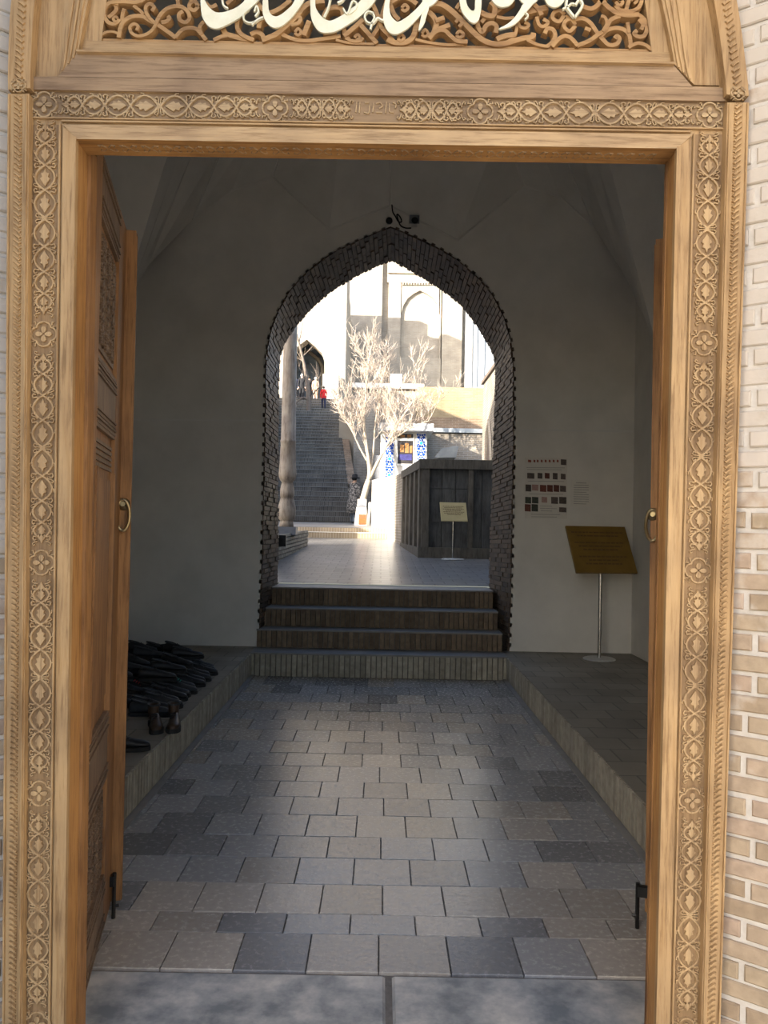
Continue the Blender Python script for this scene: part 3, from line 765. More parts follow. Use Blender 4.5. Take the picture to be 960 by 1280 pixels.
for i in range(26):
    t = (i+.5)/26; x = lerp(a0[0]+.05, a1[0]-.05, t); z = lerp(a0[1], a1[1], t)-.0015; yc = YF+.042
    for k in range(4):
        u, v = (1 if k & 1 else -1), (1 if k & 2 else -1)
        pts = [(x+u*.003, yc+v*.004), (x+u*.014, yc+v*.018), (x+u*.024, yc+v*.016), (x+u*.020, yc+v*.006)]
        m.tube([(p[0], p[1], z) for p in pts], .0026, 4)
tag(m.build('soffit_carving', 'wood_ground_x', sof), None, kind='stuff')
for p0, p1, me, ln in (((78, ly(132.5, 143.5, 78)), (322, ly(132.5, 143.5, 322)), longM['x'], 236), ((622, ly(132.5, 143.5, 622)), (864, ly(132.5, 143.5, 864)), longM['x'], 236),
                       ((366, ly(132.5, 143.5, 366)), (438, ly(132.5, 143.5, 438)), shortM, 78), ((500, ly(132.5, 143.5, 500)), (578, ly(132.5, 143.5, 578)), shortM, 78)):
    place_relief(me, 'carved_vine', p0, p1, ln, YF-.002, lin, wscale=1.0)
for x in (56, 344, 600, 886):
    y = ly(132.5, 143.5, x)
    place_relief(medM['x'], 'carved_medallion', (x-18, y), (x+18, y+.4), 37, YF-.002, lin, wscale=.98)
# small carved inscription in the middle of the lintel
inscr = [[(446, 126), (445, 139)], [(450, 126), (449, 140)], [(455, 139), (461, 140), (462, 130)], [(456, 127), (461, 127)], [(467, 127), (466, 139)], [(470, 128), (475, 127), (478, 131), (474, 134)],
         [(470, 139), (478, 139)], [(483, 126), (482, 140)], [(487, 128), (487, 138), (492, 139)], [(491, 127), (495, 129), (494, 134)]]
for st_ in inscr:
    MB().relief([xz(a, b+2, YF-.002) for a, b in smooth_path(st_, 3)], 1.0*PXM, .004, y=YF-.002).build('carved_letter', 'wood_relief_x', lin)
# boards of the arched upper panel
hbar('panel_rail', (51, 64.5), (67, 81), 92, 848, YF+.018, YF+.07, 'wood_honey_x')
hbar('panel_sill', (66.5, 80.5), (96.5, 107.5), 97, 842, YF-.004, YF+.05, 'wood_weathered_x', x0b=72, x1b=866)
m = MB(); a0 = xz(97, ly(66.5, 80.5, 97), YF-.004); a1 = xz(842, ly(66.5, 80.5, 842), YF-.004)
MB().relief([a0, a1], 2.0*PXM, .012, y=YF-.004).build('sill_bead', 'wood_honey_x', frame)
def strip(name, A, B, yf, yb, mat):
    n = 24
    pa = resample(smooth_path([xz(a, b, yf) for a, b in A], 5), n); pb = resample(smooth_path([xz(a, b, yf) for a, b in B], 5), n)
    return MB().prism(pa + pb[::-1], yf, yb).build(name, mat, frame)
SR = dict(inner=[(816, 74), (814, 60), (806, 0), (795, -60), (778, -125), (750, -190)], mi=[(843, 80), (840, 62), (827, 0), (811, -60), (787, -125), (752, -190)],
          mo=[(868, 106), (862, 80), (852, 0), (837, -60), (812, -125), (772, -195)], fo=[(907, 107), (905.5, 80), (892, 0), (875, -60), (846, -125), (800, -200)], bo=[(936, 120), (934, 95), (921, 0), (904, -60), (874, -130), (822, -210)],
          bi=[(908, 118), (906, 92), (892.5, 0), (875.5, -60), (846.5, -125), (800.5, -200)])
SL = dict(inner=[(125.5, 62), (127, 50), (133, 0), (143, -60), (160, -125), (190, -190)], mi=[(97, 68), (99.5, 55), (110, 0), (124, -60), (147, -125), (184, -190)],
          mo=[(72, 96), (76, 80), (86, 0), (99, -60), (123, -125), (163, -195)], fo=[(38, 95), (38.5, 80), (44, 0), (58, -60), (86, -125), (132, -200)], bo=[(10, 112), (10, 85), (14, 0), (27, -60), (57, -130), (110, -210)],
          bi=[(37.5, 110), (38, 85), (43.5, 0), (57.5, -60), (85.5, -125), (131.5, -200)])
for S, sg in ((SL, 1), (SR, -1)):
    strip('arch_inner_board', S['mi'], S['inner'], YF+.02, YF+.07, 'wood_honey')
    strip('arch_flat_board', S['fo'], S['mo'], YF+.004, YF+.07, 'wood_honey')
    mo = strip('arch_moulding', S['mo'], S['mi'], YF-.002, YF+.06, 'wood_honey')
    for t in (.25, .55, .8):
        pth = resample(smooth_path([xz(lerp(a[0], b[0], t), lerp(a[1], b[1], t), YF-.002) for a, b in zip(S['mo'], S['mi'])], 5), 24)
        MB().relief(pth, 1.7*PXM, .005, y=YF-.002).build('moulding_bead', 'wood_honey', mo)
    bd = strip('arch_band', S['bo'], S['bi'], YF-.034, YF+.08, 'wood_honey')
    m = MB(); n = 46
    pc = resample(smooth_path([xz(lerp(a[0], b[0], .52), lerp(a[1], b[1], .52), YF-.034) for a, b in zip(S['bo'], S['bi'])], 5), n)
    for i in range(1, n-1):
        u, v = pc[i]; s = PXM
        m.relief([(u-5*s*sg, v+2.6*s), (u-1.0*s*sg, v+.8*s), (u+2.6*s*sg, v-2.4*s), (u+4.6*s*sg, v-.6*s)], [1.2*s, 1.9*s, 1.8*s, .8*s], .006, y=YF-.034)
    tag(m.build('scale_carving', 'wood_honey', bd), None, kind='stuff')
    kx, ky = (24, 108) if sg > 0 else (922, 118)
    place_relief(medM['x'], 'band_rosette', (kx, ky+9), (kx, ky-9), 37, YF-.032, frame, wscale=.55)

# pierced scrollwork
scrolls = [
 ([(150, 8), (140, 6), (133, 13), (132, 22), (136, 30), (143, 33), (149, 30), (151, 27)], 6), ([(147, 31), (143, 27), (146, 24), (149, 26)], 4), ([(146, 9), (147, 15), (142, 21), (137, 25)], 6),
 ([(140, 6), (155, 5), (170, 6), (180, 3), (192, -5)], 6), ([(127, 48), (135, 43), (145, 43), (151, 47)], 4), ([(150, 50), (152, 38), (156, 30), (163, 25), (172, 23), (181, 24), (189, 29), (197, 33), (206, 39), (213, 44), (221, 50)], 6.5),
 ([(198, 30), (192, 40), (184, 46), (174, 48), (166, 44), (164, 37), (169, 33), (174, 36), (172, 41)], 5), ([(154, 30), (155, 20), (157, 14)], 6), ([(195, 32), (188, 25), (184, 18), (184, 11), (189, 8), (194, 12), (191, 17)], 5.5), ([(168, 10), (176, 16), (181, 21)], 5),
 ([(197, 30), (203, 20), (210, 14), (219, 11), (229, 12), (236, 18), (238, 26), (233, 31), (226, 28), (225, 21), (230, 17)], 6), ([(203, 31), (209, 30), (213, 26), (211, 23)], 6), ([(220, 50), (228, 41), (236, 38), (246, 39), (253, 46)], 6), ([(222, -6), (224, 10)], 6), ([(238, -4), (241, 6)], 6),
 ([(249, 11), (244, 16), (238, 13), (239, 7), (245, 5), (249, 11)], 6), ([(256, 30), (251, 36), (252, 44), (259, 53)], 6), ([(279, 37), (283, 45), (292, 48), (304, 51), (316, 52)], 8), ([(268, 53), (277, 49), (286, 47)], 6), ([(300, 22), (297, 34), (300, 43), (308, 49), (318, 53)], 6.5),
 ([(314, 46), (321, 43), (328, 46), (331, 52)], 7), ([(324, 38), (326, 29), (333, 25)], 7), ([(258, 6), (264, 12), (272, 9)], 6), ([(284, 8), (290, 3), (298, -4)], 6),
 ([(328, 53), (345, 46), (355, 38), (364, 30), (372, 22), (380, 12), (390, 6), (406, 4)], 8), ([(364, 34), (373, 32), (376, 26), (371, 23)], 6), ([(369, 43), (373, 39), (377, 43), (373, 47), (369, 44)], 4.5), ([(350, 44), (360, 49), (372, 53), (385, 54), (400, 52), (415, 50), (426, 48)], 6), ([(380, 47), (383, 39), (387, 29)], 8),
 ([(405, 26), (409, 16), (418, 12), (427, 14), (430, 22)], 8), ([(430, 34), (431, 45), (437, 54)], 7), ([(336, 20), (350, 14), (364, 3)], 7), ([(404, 44), (412, 44), (421, 43)], 6), ([(322, 6), (330, 16)], 7),
 ([(430, 48), (442, 38), (454, 27)], 7), ([(448, 31), (458, 42), (471, 57)], 7), ([(464, 50), (473, 36), (478, 20), (486, -4)], 6.5), ([(465, 6), (472, 22), (476, 36), (485, 46), (493, 56)], 6.5), ([(432, 50), (440, 54), (450, 54), (454, 50)], 5), ([(443, 50), (447, 46), (450, 50), (446, 53)], 4.5),
 ([(484, 52), (493, 56), (506, 56), (515, 50), (519, 40), (521, 26)], 8), ([(497, 50), (501, 46), (505, 50), (501, 54), (497, 51)], 4.5), ([(487, 6), (492, 20), (499, 28)], 7), ([(488, 6), (500, 0), (512, 2), (521, 8)], 7), ([(502, 13), (506, 9), (510, 13), (506, 17), (502, 14)], 5), ([(420, 53), (440, 57), (468, 58)], 4),
 ([(536, 8), (550, 8), (562, 15), (572, 24), (582, 34), (594, 46), (605, 54), (618, 58), (632, 57), (642, 52)], 8.5), ([(533, 16), (541, 23), (545, 32), (542, 43), (535, 50)], 8), ([(527, 45), (531, 40), (535, 45), (531, 49), (527, 46)], 4.5), ([(544, 29), (555, 25)], 7), ([(548, 39), (562, 34)], 7),
 ([(536, 51), (545, 42), (555, 41), (562, 47), (571, 54), (584, 55)], 6.5), ([(570, 46), (574, 42), (579, 46), (574, 50), (570, 47)], 5), ([(519, 52), (535, 56), (560, 59), (580, 58)], 4.5), ([(569, 31), (573, 27), (577, 32), (573, 36)], 5),
 ([(596, 27), (597, 36), (602, 43), (607, 35), (614, 32), (620, 36), (619, 44)], 7), ([(600, 18), (608, 22), (616, 22), (618, 12), (613, 5)], 8), ([(617, 20), (628, 12), (642, 3)], 6), ([(609, 22), (601, 31)], 6), ([(620, 24), (632, 26), (642, 25)], 5), ([(570, 14), (574, 8), (578, 12), (574, 18)], 6), ([(620, 52), (630, 48), (642, 46)], 8),
 ([(620, 57), (635, 55), (643, 46), (645, 36), (643, 30), (650, 26), (660, 24)], 5), ([(646, 29), (649, 36), (656, 38), (660, 34), (655, 31)], 5), ([(636, 56), (652, 51), (664, 49), (666, 44)], 8), ([(658, 53), (672, 59), (684, 61)], 5), ([(670, 24), (673, 34), (679, 36), (684, 31), (678, 27)], 5.5), ([(656, 18), (670, 15), (684, 12)], 9), ([(664, 6), (672, 14), (676, 22)], 7),
 ([(680, 45), (683, 39), (690, 40), (693, 47), (690, 55), (683, 61)], 6.5), ([(689, 61), (697, 52), (705, 48), (713, 51), (721, 60)], 6.5), ([(704, 22), (698, 30), (690, 26), (691, 19), (698, 16), (705, 21)], 6), ([(718, 35), (711, 42), (704, 36), (706, 29), (713, 27), (718, 34)], 6), ([(706, 22), (712, 28)], 5),
 ([(714, 28), (727, 26), (737, 32), (744, 42), (752, 52), (760, 59), (769, 58), (773, 52), (770, 48), (767, 51)], 6.5), ([(720, 60), (735, 54), (745, 47), (755, 40), (762, 28), (774, 23)], 6.5), ([(730, 38), (737, 41)], 6), ([(750, 48), (757, 41), (768, 38), (778, 40), (785, 47), (787, 60)], 6.5), ([(752, 42), (757, 33), (755, 25), (750, 23)], 5), ([(785, 44), (783, 31)], 5.5),
 ([(749, -2), (755, 8), (763, 15), (772, 20), (785, 22), (797, 21)], 7.5), ([(774, 17), (768, 10)], 6), ([(725, 10), (737, 14), (746, 9), (753, -2)], 7), ([(796, 21), (804, 28), (807, 38), (804, 47), (797, 49), (791, 45), (795, 41)], 6.5), ([(797, 27), (802, 34), (800, 40)], 6), ([(774, 16), (788, 17), (798, 11), (801, 0), (799, -8)], 6), ([(781, 16), (785, 2), (787, -8)], 6), ([(787, 4), (791, 0), (795, 4), (791, 8)], 4.5), ([(768, 0), (773, -4), (777, 0), (772, 4)], 5),
 ([(784, 62), (795, 57), (805, 59), (813, 65)], 5.5)]
fret = hbar('fretwork', (48, 61.5), (53, 66.5), 126, 818, YF+.028, YF+.066, 'wood_fret')
tag(fret, 'pierced wooden scrollwork panel')
mm = MB()
for pth, w in scrolls:
    yf = YF+.034+random.uniform(-.004, .004)
    p = smooth_path([xz(a, b, yf) for a, b in pth], 5)
    q = MB(); q.relief(p, w*.64*PXM, .012, y=yf, base=.012); q.build('scroll', 'wood_fret', fret)
    p = smooth_path([xz(a, -8-b*1.05+(a-120)*.021, yf) for a, b in pth], 4); p = [c for c in p]
    if 175 < pth[0][0] < 770: mm.relief(p, w*.64*PXM, .012, y=yf, base=.012)
tag(mm.build('upper_scrolls', 'wood_fret', fret), None, kind='stuff')
# calligraphy strokes fixed in front of the scrollwork
polys = [
 [(250, -22), (250.5, 0), (252, 18), (256, 27), (262, 33.5), (270, 35.7), (278, 33.5), (290, 27.5), (303, 19.5), (313, 10), (323, 0), (340, -22), (322, -22), (306, 0), (300, 6), (294, 10), (285, 13.5), (278, 15.3), (270, 15.2), (264, 11.5), (258.5, 5), (255, -4), (253, -22)],
 [(330, -22), (328.5, 0), (328, 12), (330, 22), (335, 30), (342, 34.5), (350, 33.5), (358, 28), (366, 20), (373, 11), (380, 0), (390, -22), (378, -22), (367, 3), (360, 11), (352, 17.5), (345, 20.5), (339, 18), (336, 12), (335, 0), (335.5, -22)],
 [(388, -22), (388, 10), (389, 22), (393, 32), (399, 39), (407, 41), (417, 39.8), (425, 36.5), (436, 30), (448, 22), (458, 13), (468, 2), (480, -22), (464, -22), (452, -1), (440, 10), (432, 16), (425, 20.5), (416, 25), (410, 25.5), (403, 21.5), (397, 14), (394, 5), (394, -22)],
 [(487, -22), (480, 8), (479, 22), (481, 32), (486, 40), (493, 42.7), (500, 41), (510, 35), (520, 25), (528, 16), (536, 4), (530, 0), (525, 6), (516, 15), (506, 23), (498, 27), (494, 25.5), (489, 20), (487, 12), (487, 2), (492, -22)],
 [(529, -22), (528, 5), (527, 18), (523, 38), (530, 30), (533, 20), (537, 5), (538, -22)],
 [(536, 8), (545, 2), (556, -14), (548, -18), (537, 0)],
 [(573, -22), (575, 5), (578, 15), (583, 22), (588, 27), (593, 28.7), (598, 25), (601, 15), (602, 0), (601, -22), (595, -22), (594, 0), (593.5, 11), (591, 13.5), (587, 11), (583, 3), (580, -22)],
 [(612, -12), (614, -2), (618, 4), (624, 8), (630, 8.5), (637, 6.5), (643, 0), (647, -12), (632, -20)],
 [(647, -12), (651, 1), (657, 5), (664, 5), (671, 1), (676, -10), (662, -20)],
 [(680, -10), (683, 3), (689, 8), (696, 8.7), (703, 4), (708, -8), (694, -18)],
 [(655, 4), (650, 12), (643, 22), (634, 30), (623, 36.3), (634, 34.5), (643, 30.5), (652, 22), (660, 12), (667, 3)]]
cal = empty('calligraphy', Vector((0, 0, 0))); cal.parent = frame
tag(cal, 'cream-painted calligraphy mounted in front of the scrollwork')
for ip, pl_ in enumerate(polys):
    yf = YF+.010+.0012*(ip % 3)
    c = smooth_path([xz(a, b, yf) for a, b in pl_], 3, closed=True)
    MB().prism(c, yf, yf+.007).build('stroke', 'cream_paint', cal)
ribs = [([(318, 15), (321, 8), (323, 15), (319, 21)], 3), ([(311, 12), (305, 17), (305, 25), (311, 29), (318, 28), (324, 24), (329, 22)], 3), ([(318, 28), (315, 32)], 2.5), ([(277, -10), (279, 6), (285, 11)], 3), ([(414, -10), (411, 8), (405, 22)], 3.4),
        ([(429, 11), (434, 18), (438, 8), (441, 2), (446, 5), (444, 12), (436, 18)], 3), ([(422, 4), (428, 1), (432, -8)], 4), ([(467, 17), (460, 15), (456, 20), (458, 27), (464, 30), (468, 28), (472, 23), (478, 26), (480, 24)], 3.2), ([(466, 17), (468, 22), (465, 29), (463, 37)], 3.2),
        ([(709, -4), (708, 8), (713, 16), (718, 22)], 4), ([(718, 22), (724, 14), (728, 6), (724, 0), (719, 7)], 4), ([(703, 12), (709, 9), (714, 5), (718, 6)], 3), ([(656, 16), (660, 20), (656, 25)], 2.4)]
for pth, w in ribs:
    yf = YF+.012
    MB().relief(smooth_path([xz(a, b, yf) for a, b in pth], 5), w*.5*PXM, .004, y=yf, base=.004).build('flourish', 'cream_paint', cal)

# ------------------------------------------------------------------ door leaves
def leaf(H, E, side, label):
    d = Vector((E[0]-H[0], E[1]-H[1], 0)); L = d.length; ang = math.atan2(d.y, d.x)
    o = empty('door_leaf', (H[0], H[1], .035), ang)
    tag(o, label, 'door', 'pair of carved wooden door leaves')
    def part(name, mb, mat, parent=o):
        me = mb.mesh(name, mat); q = bpy.data.objects.new(name, me); col.objects.link(q); q.parent = parent; return q
    def bx(x0, x1, p, z0, z1, back=0.0):      # p: how proud of the panel plane on the lane side
        ys = sorted((side*(p), side*(-back)))
        return MB().box(x0, x1, ys[0], ys[1], z0-.035, z1-.035)
    TOP = 2.78
    part('panel_board', bx(.0, L, .0, .05, TOP, back=.028), 'wood_door')
    part('hinge_stile', bx(0, .14, .014, .05, TOP), 'wood_door')
    part('free_stile', bx(L*.70, L, .014, .05, TOP), 'wood_door')
    for z0, z1 in ((2.58, TOP), (1.90, 2.13), (.62, .88), (.05, .26)):
        r = part('rail', bx(.14, L*.70, .013, z0, z1), 'wood_door_grey')
        for k in range(4):
            zz = z0+.012+k*.014
            part('rail_bead', bx(.14, L*.70, .016+.003*(k % 2), zz, zz+.007), 'wood_door_grey', r)
            zz = z1-.02-k*.014
            part('rail_bead', bx(.14, L*.70, .016+.003*(k % 2), zz, zz+.007), 'wood_door_grey', r)
    for z0, z1 in ((2.16, 2.55), (.29, .59)):
        pn = part('carved_panel', bx(.17, L*.66, .006, z0, z1), 'wood_door_grey')
        for k, xx in enumerate((.24, .37, .50)):
            v = bpy.data.objects.new('carved_vine', doorM); col.objects.link(v); v.parent = pn
            v.location = (xx*L/.9, side*.007, (z0+z1)/2-.035); v.scale = (1.7, -side*1.0, (z1-z0)*.9/(236*PXM))
    for k in range(5):
        part('fluting', bx(.19, L*.68, .006, 1.775+k*.02, 1.787+k*.02), 'wood_door_grey')
    part('long_panel', bx(.22, L*.64, .008, .95, 1.74), 'wood_door')
    for x0, x1 in ((.14, .165), (L*.675, L*.70)):
        part('panel_moulding', bx(x0, x1, .02, .88, 1.77), 'wood_door')
    # overlapping batten at the meeting edge
    a = part('meeting_batten', bx(L-.055, L+.0, .052, .06, TOP, back=.0), 'wood_batten')
    part('batten_bead', bx(L-.05, L-.035, .057, .06, TOP-.02), 'wood_batten', a)
    # ring handle
    zc = 1.66
    m = MB(); m.lathe([(.0, 0), (.026, 0), (.022, .006), (.012, .012), (.010, .03), (.0, .03)], k=14)
    m.v = [(-p[2], p[0], p[1]) for p in m.v]
    pl_ = part('handle_plate', m, 'brass'); pl_.location = (L-.055, side*(.028 if side < 0 else .048), zc-.035)
    ring = [(math.sin(t)*.026, math.cos(t)*.062-.045) for t in [2*PI*i/22 for i in range(22)]]
    m = MB(); m.tube([(-.022, y_, z_) for y_, z_ in ring+ring[:1]], .007, 8)
    part('ring', m, 'brass', pl_)
    # drop bolt
    m = MB(); xb = L-.085; yb_ = .03 if side < 0 else .085; m.tube([(xb, side*yb_, -.03), (xb, side*yb_, .15)], .008, 8); m.box(xb-.014, xb+.014, *sorted((side*.012, side*yb_)), .10, .14); m.tube([(xb, side*yb_, .02), (xb, side*(yb_+.02), .02)], .006, 6)
    part('drop_bolt', m, 'black_metal')
    return o
leaf((-.905, 2.425), (-1.088, 3.30), -1, 'carved brown door leaf swung open on the left beside the shoes')
leaf((.862, 2.425), (1.16, 3.27), 1, 'mostly hidden door leaf behind the right jamb with ring handle showing')

# ------------------------------------------------------------------ signs, poster, cameras in the passage
def sign_stand(loc, wid, hgt, zc, yaw, tilt, mat, label, textrows, base_r=.165):
    o = empty('sign_stand', loc)
    tag(o, label, 'sign', 'tilted plaques on poles')
    x, y, z = loc
    MB().lathe([(base_r, 0), (base_r, .008), (base_r*.9, .016), (.03, .022)], (x, y, z), 28).build('base', 'steel_dull', o, smooth=False)
    MB().tube([(x, y, z+.02), (x, y, z+zc)], .017*wid/.62, 12).build('pole', 'steel', o)
    M = Matrix.Translation((0, 0, zc)) @ Matrix.Rotation(yaw, 4, 'Z') @ Matrix.Rotation(-tilt, 4, 'X')
    p = bpy.data.objects.new('plaque', MB().box(-wid/2, wid/2, -.012, .012, -hgt/2, hgt/2).mesh('plaque', mat)); col.objects.link(p); p.parent = o
    p.matrix_local = M
    r = random.Random(4)
    zr = hgt*.36
    for ln in textrows:
        q = MB()
        if ln > 0:
            xx = -wid*ln/2
            while xx < wid*ln/2-.01:
                w = r.uniform(.02, .06)*wid/.62; w = min(w, wid*ln/2-xx)
                q.box(xx, xx+w, -.0135, -.011, zr-hgt*.014, zr+hgt*.014); xx += w+.009*wid/.62
            t = bpy.data.objects.new('text_line', q.mesh('text_line', 'ink_brown')); col.objects.link(t); t.parent = p
        zr -= hgt*.075
    return o
gl = W(749, 819, 8.3)
sign_stand((gl.x, 8.3, PLAT), .66, .56, WZ(749, 687, 8.3)-PLAT, math.radians(9), math.radians(33), 'sign_gold', 'gold plaque on a steel pole on the right platform inside the passage', [.86, .7, 0, .84, .72, .6, 0, .78, .5, .62])
gc = W(566, 696, 14.0)
sign_stand((gc.x, 14.0, .845+.0337*4.7), .47, .36, WZ(566, 640, 14.0)-(.845+.0337*4.7), math.radians(9), math.radians(25), 'sign_cream', 'cream plaque on a thin pole in front of the dark wooden booth', [0, .8, .7, .82, .6, .8, .74, .5], base_r=.2)

po = empty('poster', (0, YB-.004, 1.6)); tag(po, 'notice poster with small photographs fixed to the plaster wall', 'poster')
def rect(name, x0, y0, x1, y1, d, mat, parent=po):
    a, b, c, e = [xz(*p, YB-d) for p in ((x0, y0), (x1, y0+.5), (x1, y1+.5), (x0, y1))]
    return MB().prism([a, b, c, e], YB-d, YB-d+.003).build(name, mat, parent)
rect('sheet', 656, 572, 709, 648, .004, 'poster_paper')
for x0, y0, x1, y1, mt in ((659, 591, 668, 598, 'photo_dark'), (672, 591, 678, 598, 'photo_dark'), (681, 591, 687, 598, 'photo_red'), (691, 591, 697, 599, 'photo_dark'), (701, 592, 707, 599, 'photo_dark'),
        (657, 605.5, 664, 614, 'photo_dark'), (665, 605.5, 673, 613, 'photo_pink'), (675, 606, 683, 614.5, 'photo_red'), (684, 606, 691, 614.5, 'photo_red'), (692, 606, 699, 614.5, 'photo_red'), (700, 607, 707.5, 614.5, 'photo_dark'),
        (656.5, 621, 664, 629, 'photo_green'), (665, 621, 673, 629, 'photo_green'), (656, 630, 663.5, 639, 'photo_red'), (664.5, 630, 672.5, 639, 'photo_green'), (689, 621, 697.5, 629.5, 'photo_dark'), (699, 621, 708, 629.5, 'photo_dark'), (699, 634, 708, 640, 'photo_dark'), (677, 621, 684, 628, 'photo_pink'), (701, 574, 708, 581, 'photo_dark')):
    rect('photograph', x0, y0, x1, y1, .006, mt)
for i, x in enumerate((660, 667, 671, 676, 681, 686, 691, 696)):
    rect('title_letter', x, 574.5, x+(4 if i == 0 else 2.2), 577.6, .006, 'ink_red')
for x0, y0, x1 in ((658, 584, 706), (659, 586.5, 702), (660, 601, 705), (661, 617, 704), (675, 632, 690), (675, 635, 696), (676, 638, 690), (664, 642.5, 700), (664, 645.5, 696)):
    rect('text_line', x0, y0, x1, y0+.7, .006, 'ink_grey')
pa = empty('notice_sheet', (0, YB-.004, 1.6)); tag(pa, 'plain white printed sheet beside the poster on the plaster wall', 'notice')
rect('sheet', 713.5, 600, 738.5, 633.5, .004, 'poster_paper', pa)
for k in range(10): rect('text_line', 717+(3 if k == 0 else 0), 603+k*2.9, 736-(3 if k in (0, 4, 9) else 0), 603.8+k*2.9, .006, 'ink_grey', pa)

def cam_dome():
    p = W(486.5, 276, YB-.05); o = empty('dome_camera', p); tag(o, 'small round black security camera above the arch point', 'camera')
    m = MB(); m.lathe([(.0, -.035), (.02, -.033), (.034, -.018), (.038, 0), (.034, .018), (.02, .033), (.0, .035)], p, 16); m.build('lens_ball', 'black_metal', o, smooth=True)
    MB().box(p.x-.025, p.x+.025, p.y+.03, p.y+.054, p.z-.01, p.z+.05).build('bracket', 'steel_dull', o)
    MB().tube([(p.x, p.y+.03, p.z+.03), (p.x, p.y+.0, p.z+.01)], .012, 8).build('neck', 'steel_dull', o)
cam_dome()
def cam_box():
    p = W(518, 277, YB-.07); o = empty('box_camera', p); tag(o, 'boxy dark security camera to the right of the arch point', 'camera')
    M = MB(); M.loft([[(p.x+x*1.0, p.y+.06, p.z+.04+z) for x, z in ((-.055, -.04), (.055, -.04), (.055, .05), (-.055, .05))], [(p.x+x, p.y-.10, p.z-.01+z) for x, z in ((-.05, -.05), (.05, -.05), (.05, .045), (-.05, .045))]])
    M.build('housing', 'slate_blue', o)
    m = MB(); m.lathe([(.034, 0), (.036, .02), (.028, .03), (0, .03)], (0, 0, 0), 14); m.v = [(p.x+a, p.y-.10-c, p.z-.03+b) for a, b, c in m.v]; m.build('lens', 'black_metal', o)
    MB().box(p.x-.03, p.x+.03, p.y+.05, p.y+.072, p.z-.03, p.z+.08).build('bracket', 'steel_dull', o)
cam_box()
m = MB()
m.tube([W(a, b, YB-.012) for a, b in smooth_path([(495, 242), (491, 246), (490, 256), (491, 265), (494, 270), (498, 277), (502, 277), (500, 271), (496, 268), (500, 281), (507, 285), (514, 285)], 4)], .0075, 6)
tag(m.build('camera_cable', 'black_metal'), 'thin dark cable looping on the wall between the two cameras', 'cable')

# ------------------------------------------------------------------ shoes on the left platform
def ellring(cx, cz, hw_, h, x, k=12, flat=0.0):
    out = []
    for j in range(k):
        t = 2*PI*j/k
        y = hw_*math.cos(t); z = h*math.sin(t)
        out.append((x, cx+y, max(cz+z, flat)))
    return out
def shoe_parts(kind, side=1):
    """shoe lying along +x (toe forward), origin under the heel"""
    up = MB(); L = .285
    secs = [(.0, .022, .060), (.015, .030, .078), (.05, .034, .082), (.09, .034, .080), (.13, .034, .072), (.17, .037, .058), (.205, .042, .048), (.24, .041, .042), (.268, .031, .034), (.283, .012, .020)]
    rings = []
    for x, w, h in secs:
        cy = side*.010*math.sin(PI*min(1, x/L))
        ring = []
        for j in range(14):
            t = 2*PI*j/14
            z = .018 + (h*.5)*(1+math.sin(t)) ; y = cy + w*math.cos(t)*(1.0 if math.sin(t) < .3 else .86)
            ring.append((x, y, z))
        rings.append(ring)
    up.loft(rings)
    if kind == 'boot':
        sh = []
        for z, r, dx in ((.075, .040, .055), (.10, .041, .053), (.125, .043, .05), (.14, .044, .049), (.14, .036, .049), (.10, .033, .05)):
            sh.append([(dx+r*1.15*math.cos(2*PI*j/14), r*.85*math.sin(2*PI*j/14), z) for j in range(14)])
        up.loft(sh)
    so = MB(); out = []
    for x, w, h in secs:
        cy = side*.010*math.sin(PI*min(1, x/L)); out.append((x-.002 if x < .1 else x+.003, cy, w+.004))
    poly = [(x, cy-w) for x, cy, w in out] + [(x, cy+w) for x, cy, w in reversed(out)]
    n = len(poly)
    so.loft([[(x, y, 0.0) for x, y in poly], [(x, y, .022 if kind != 'boot' else .028) for x, y in poly]])
    co = MB()
    if kind != 'boot':
        co.tube([(.065+.052*math.cos(t), .024*math.sin(t), .100-.012*math.cos(t)) for t in [2*PI*i/16 for i in range(17)]], .007, 6)
        co.loft([[(.065+.046*math.cos(t), .019*math.sin(t), .098-.010*math.cos(t)) for t in [2*PI*i/12 for i in range(12)]], [(.065+.040*math.cos(t), .016*math.sin(t), .102-.010*math.cos(t)) for t in [2*PI*i/12 for i in range(12)]]])
    else:
        co.tube([(.046+.047*1.1*math.cos(t), .038*math.sin(t), .141) for t in [2*PI*i/16 for i in range(17)]], .006, 6)
    la = MB()
    for k in range(4):
        x = .128+.017*k; z = .098-.008*k - (.002*k*k*.4)
        la.tube([(x, -.020, z-.010), (x+.004, 0, z), (x, .020, z-.010)], .0034, 5)
    tr = MB()
    tr.tube([(.10, .034, .045), (.135, .0375, .055), (.165, .0385, .036)], .004, 5); tr.tube([(.10, -.034, .045), (.135, -.0365, .055), (.165, -.037, .036)], .004, 5)
    return up, so, co, la, tr
def shoe_proto(kind, upm, trim=None):
    up, so, co, la, tr = shoe_parts(kind)
    d = [('upper', up.mesh('upper', upm, True)), ('sole', so.mesh('sole', 'rubber_sole')), ('collar', co.mesh('collar', 'leather_charcoal')), ('laces', la.mesh('laces', 'leather_charcoal' if trim is None else trim))]
    if trim: d.append(('side_stripe', tr.mesh('side_stripe', trim)))
    return d
protos = {'black': shoe_proto('shoe', 'leather_black'), 'charcoal': shoe_proto('shoe', 'leather_charcoal'), 'brown': shoe_proto('boot', 'leather_brown'), 'blackboot': shoe_proto('boot', 'leather_black'),
          'white': shoe_proto('shoe', 'leather_black', 'shoe_white'), 'red': shoe_proto('shoe', 'leather_black', 'shoe_red'), 'green': shoe_proto('shoe', 'leather_charcoal', 'shoe_green')}
